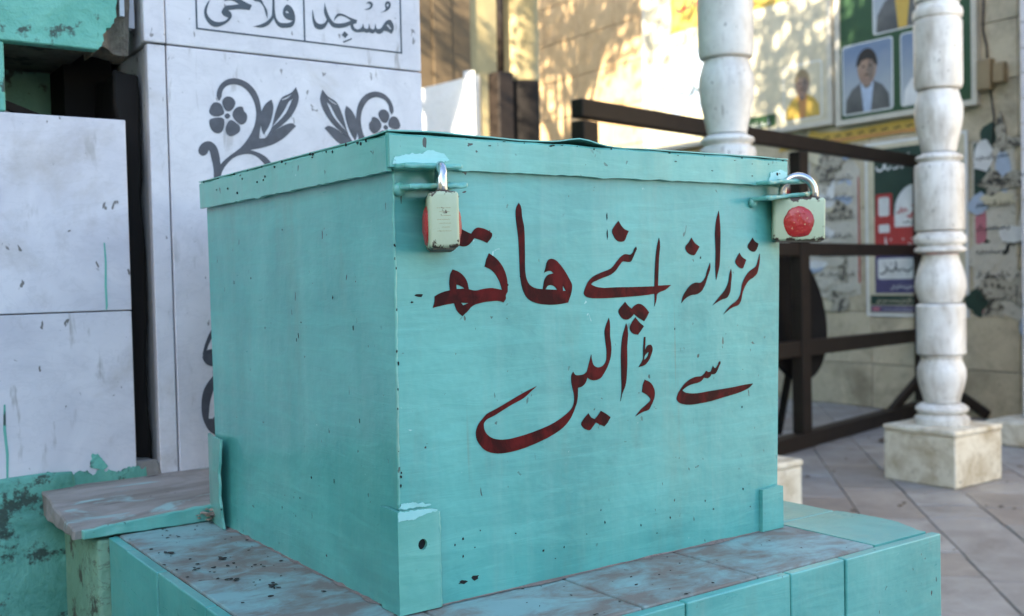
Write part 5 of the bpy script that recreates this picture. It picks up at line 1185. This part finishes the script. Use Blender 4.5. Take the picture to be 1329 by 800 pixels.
for (x, y) in ((-.075, .19), (-.04, .22), (-.055, .15), (-.06, .275), (-.095, .33), (-.09, .25)):
    for k in range(4): crumb(x + q.uniform(-.006, .006), y + q.uniform(-.006, .006), .001, q.uniform(.0012, .0028))
o = part('dark_crumbs', bm, M['grout'], None)
o.data.materials.clear(); o.data.materials.append(plain('dark_crumb', (0.022, 0.019, 0.015), 0.8, 0.3, 80))
tag(o, 'scattered dark crumbs and droppings on the plinth top', None, None, 'stuff')
bm = bmesh.new()
for i in range(26):
    crumb(q.uniform(-.016, .004) - .006, q.uniform(.425, .452), .003 + q.uniform(0, .012), q.uniform(.002, .0045))
o = part('husk_litter', bm, plain('husk', (0.30, 0.22, 0.17), 0.85, 0.4, 90), None)
tag(o, 'pale husks and grit gathered behind the bent tab', None, None, 'stuff')
lf = empty('fallen_leaf', (4.05, 2.45, FZ), 'dry brown leaf lying on the paving before the barrier', 'leaf')
prnt('blade', [[(-.06, 0), (-.02, -.03), (.03, -.025), (.07, .005), (.03, .03), (-.02, .028)]], (Vector((4.05, 2.40, FZ + .004)), Vector((.9, .2, .05)), Vector((-.2, .9, .12)), Vector((0, 0, 1))), 0, .004, M['bark'], lf)

bm = bmesh.new()
for i in range(170):
    crumb(q.uniform(.9, 4.9), q.uniform(-.8, 2.6), FZ + .002, q.uniform(.003, .011))
o = part('floor_litter', bm, plain('floor_litter', (0.10, 0.075, 0.05), 0.9, 0.5, 40), None)
tag(o, 'dry leaf bits and grit scattered over the courtyard paving', None, None, 'stuff')

# packed dust along the foot of the box
def ridge(path, inward, seed):
    bm = bmesh.new()
    rows = []
    n_ = len(path)
    for i, p in enumerate(path):
        p = Vector(p)
        w = .0022 + .011 * max(0, noise.noise(Vector((i * .06, seed, 0))) + .05) + .0018 * noise.noise(Vector((i * .8, seed, 4)))
        h = .0007 + .0026 * max(0, noise.noise(Vector((i * .10, seed, 9))) + .05) + .0004 * noise.noise(Vector((i * .9, seed, 7)))
        o = Vector(inward)
        rows.append([bm.verts.new(p - o * .002 + Vector((0, 0, h))), bm.verts.new(p + o * w * .3 + Vector((0, 0, h * .75))), bm.verts.new(p + o * w * .7 + Vector((0, 0, h * .25))), bm.verts.new(p + o * w + Vector((0, 0, .0001)))])
    for a, b in zip(rows, rows[1:]):
        for k in range(3): bm.faces.new((a[k], a[k + 1], b[k + 1], b[k]))
    return bm
dm = mk_plaster('packed_dust', (0.19, 0.145, 0.125), (0.28, 0.225, 0.20), (0.06, 0.05, 0.045), 0.62, 40, 0.8)
bm = ridge([(-.0008, .400 - .365 * i / 220, .0003) for i in range(221)], (-1, 0, 0), 1)
bm2 = ridge([(.036 + .400 * i / 90, .0, .0005) for i in range(91)], (0, -1, 0), 2)
me_ = bpy.data.meshes.new('tmp'); bm2.to_mesh(me_); bm2.free(); bm.from_mesh(me_); bpy.data.meshes.remove(me_)
bmesh.ops.recalc_face_normals(bm, faces=bm.faces)
o = part('dust_ridge', bm, dm, None, True)
tag(o, 'packed brown dust along the foot of the donation box', None, None, 'stuff')
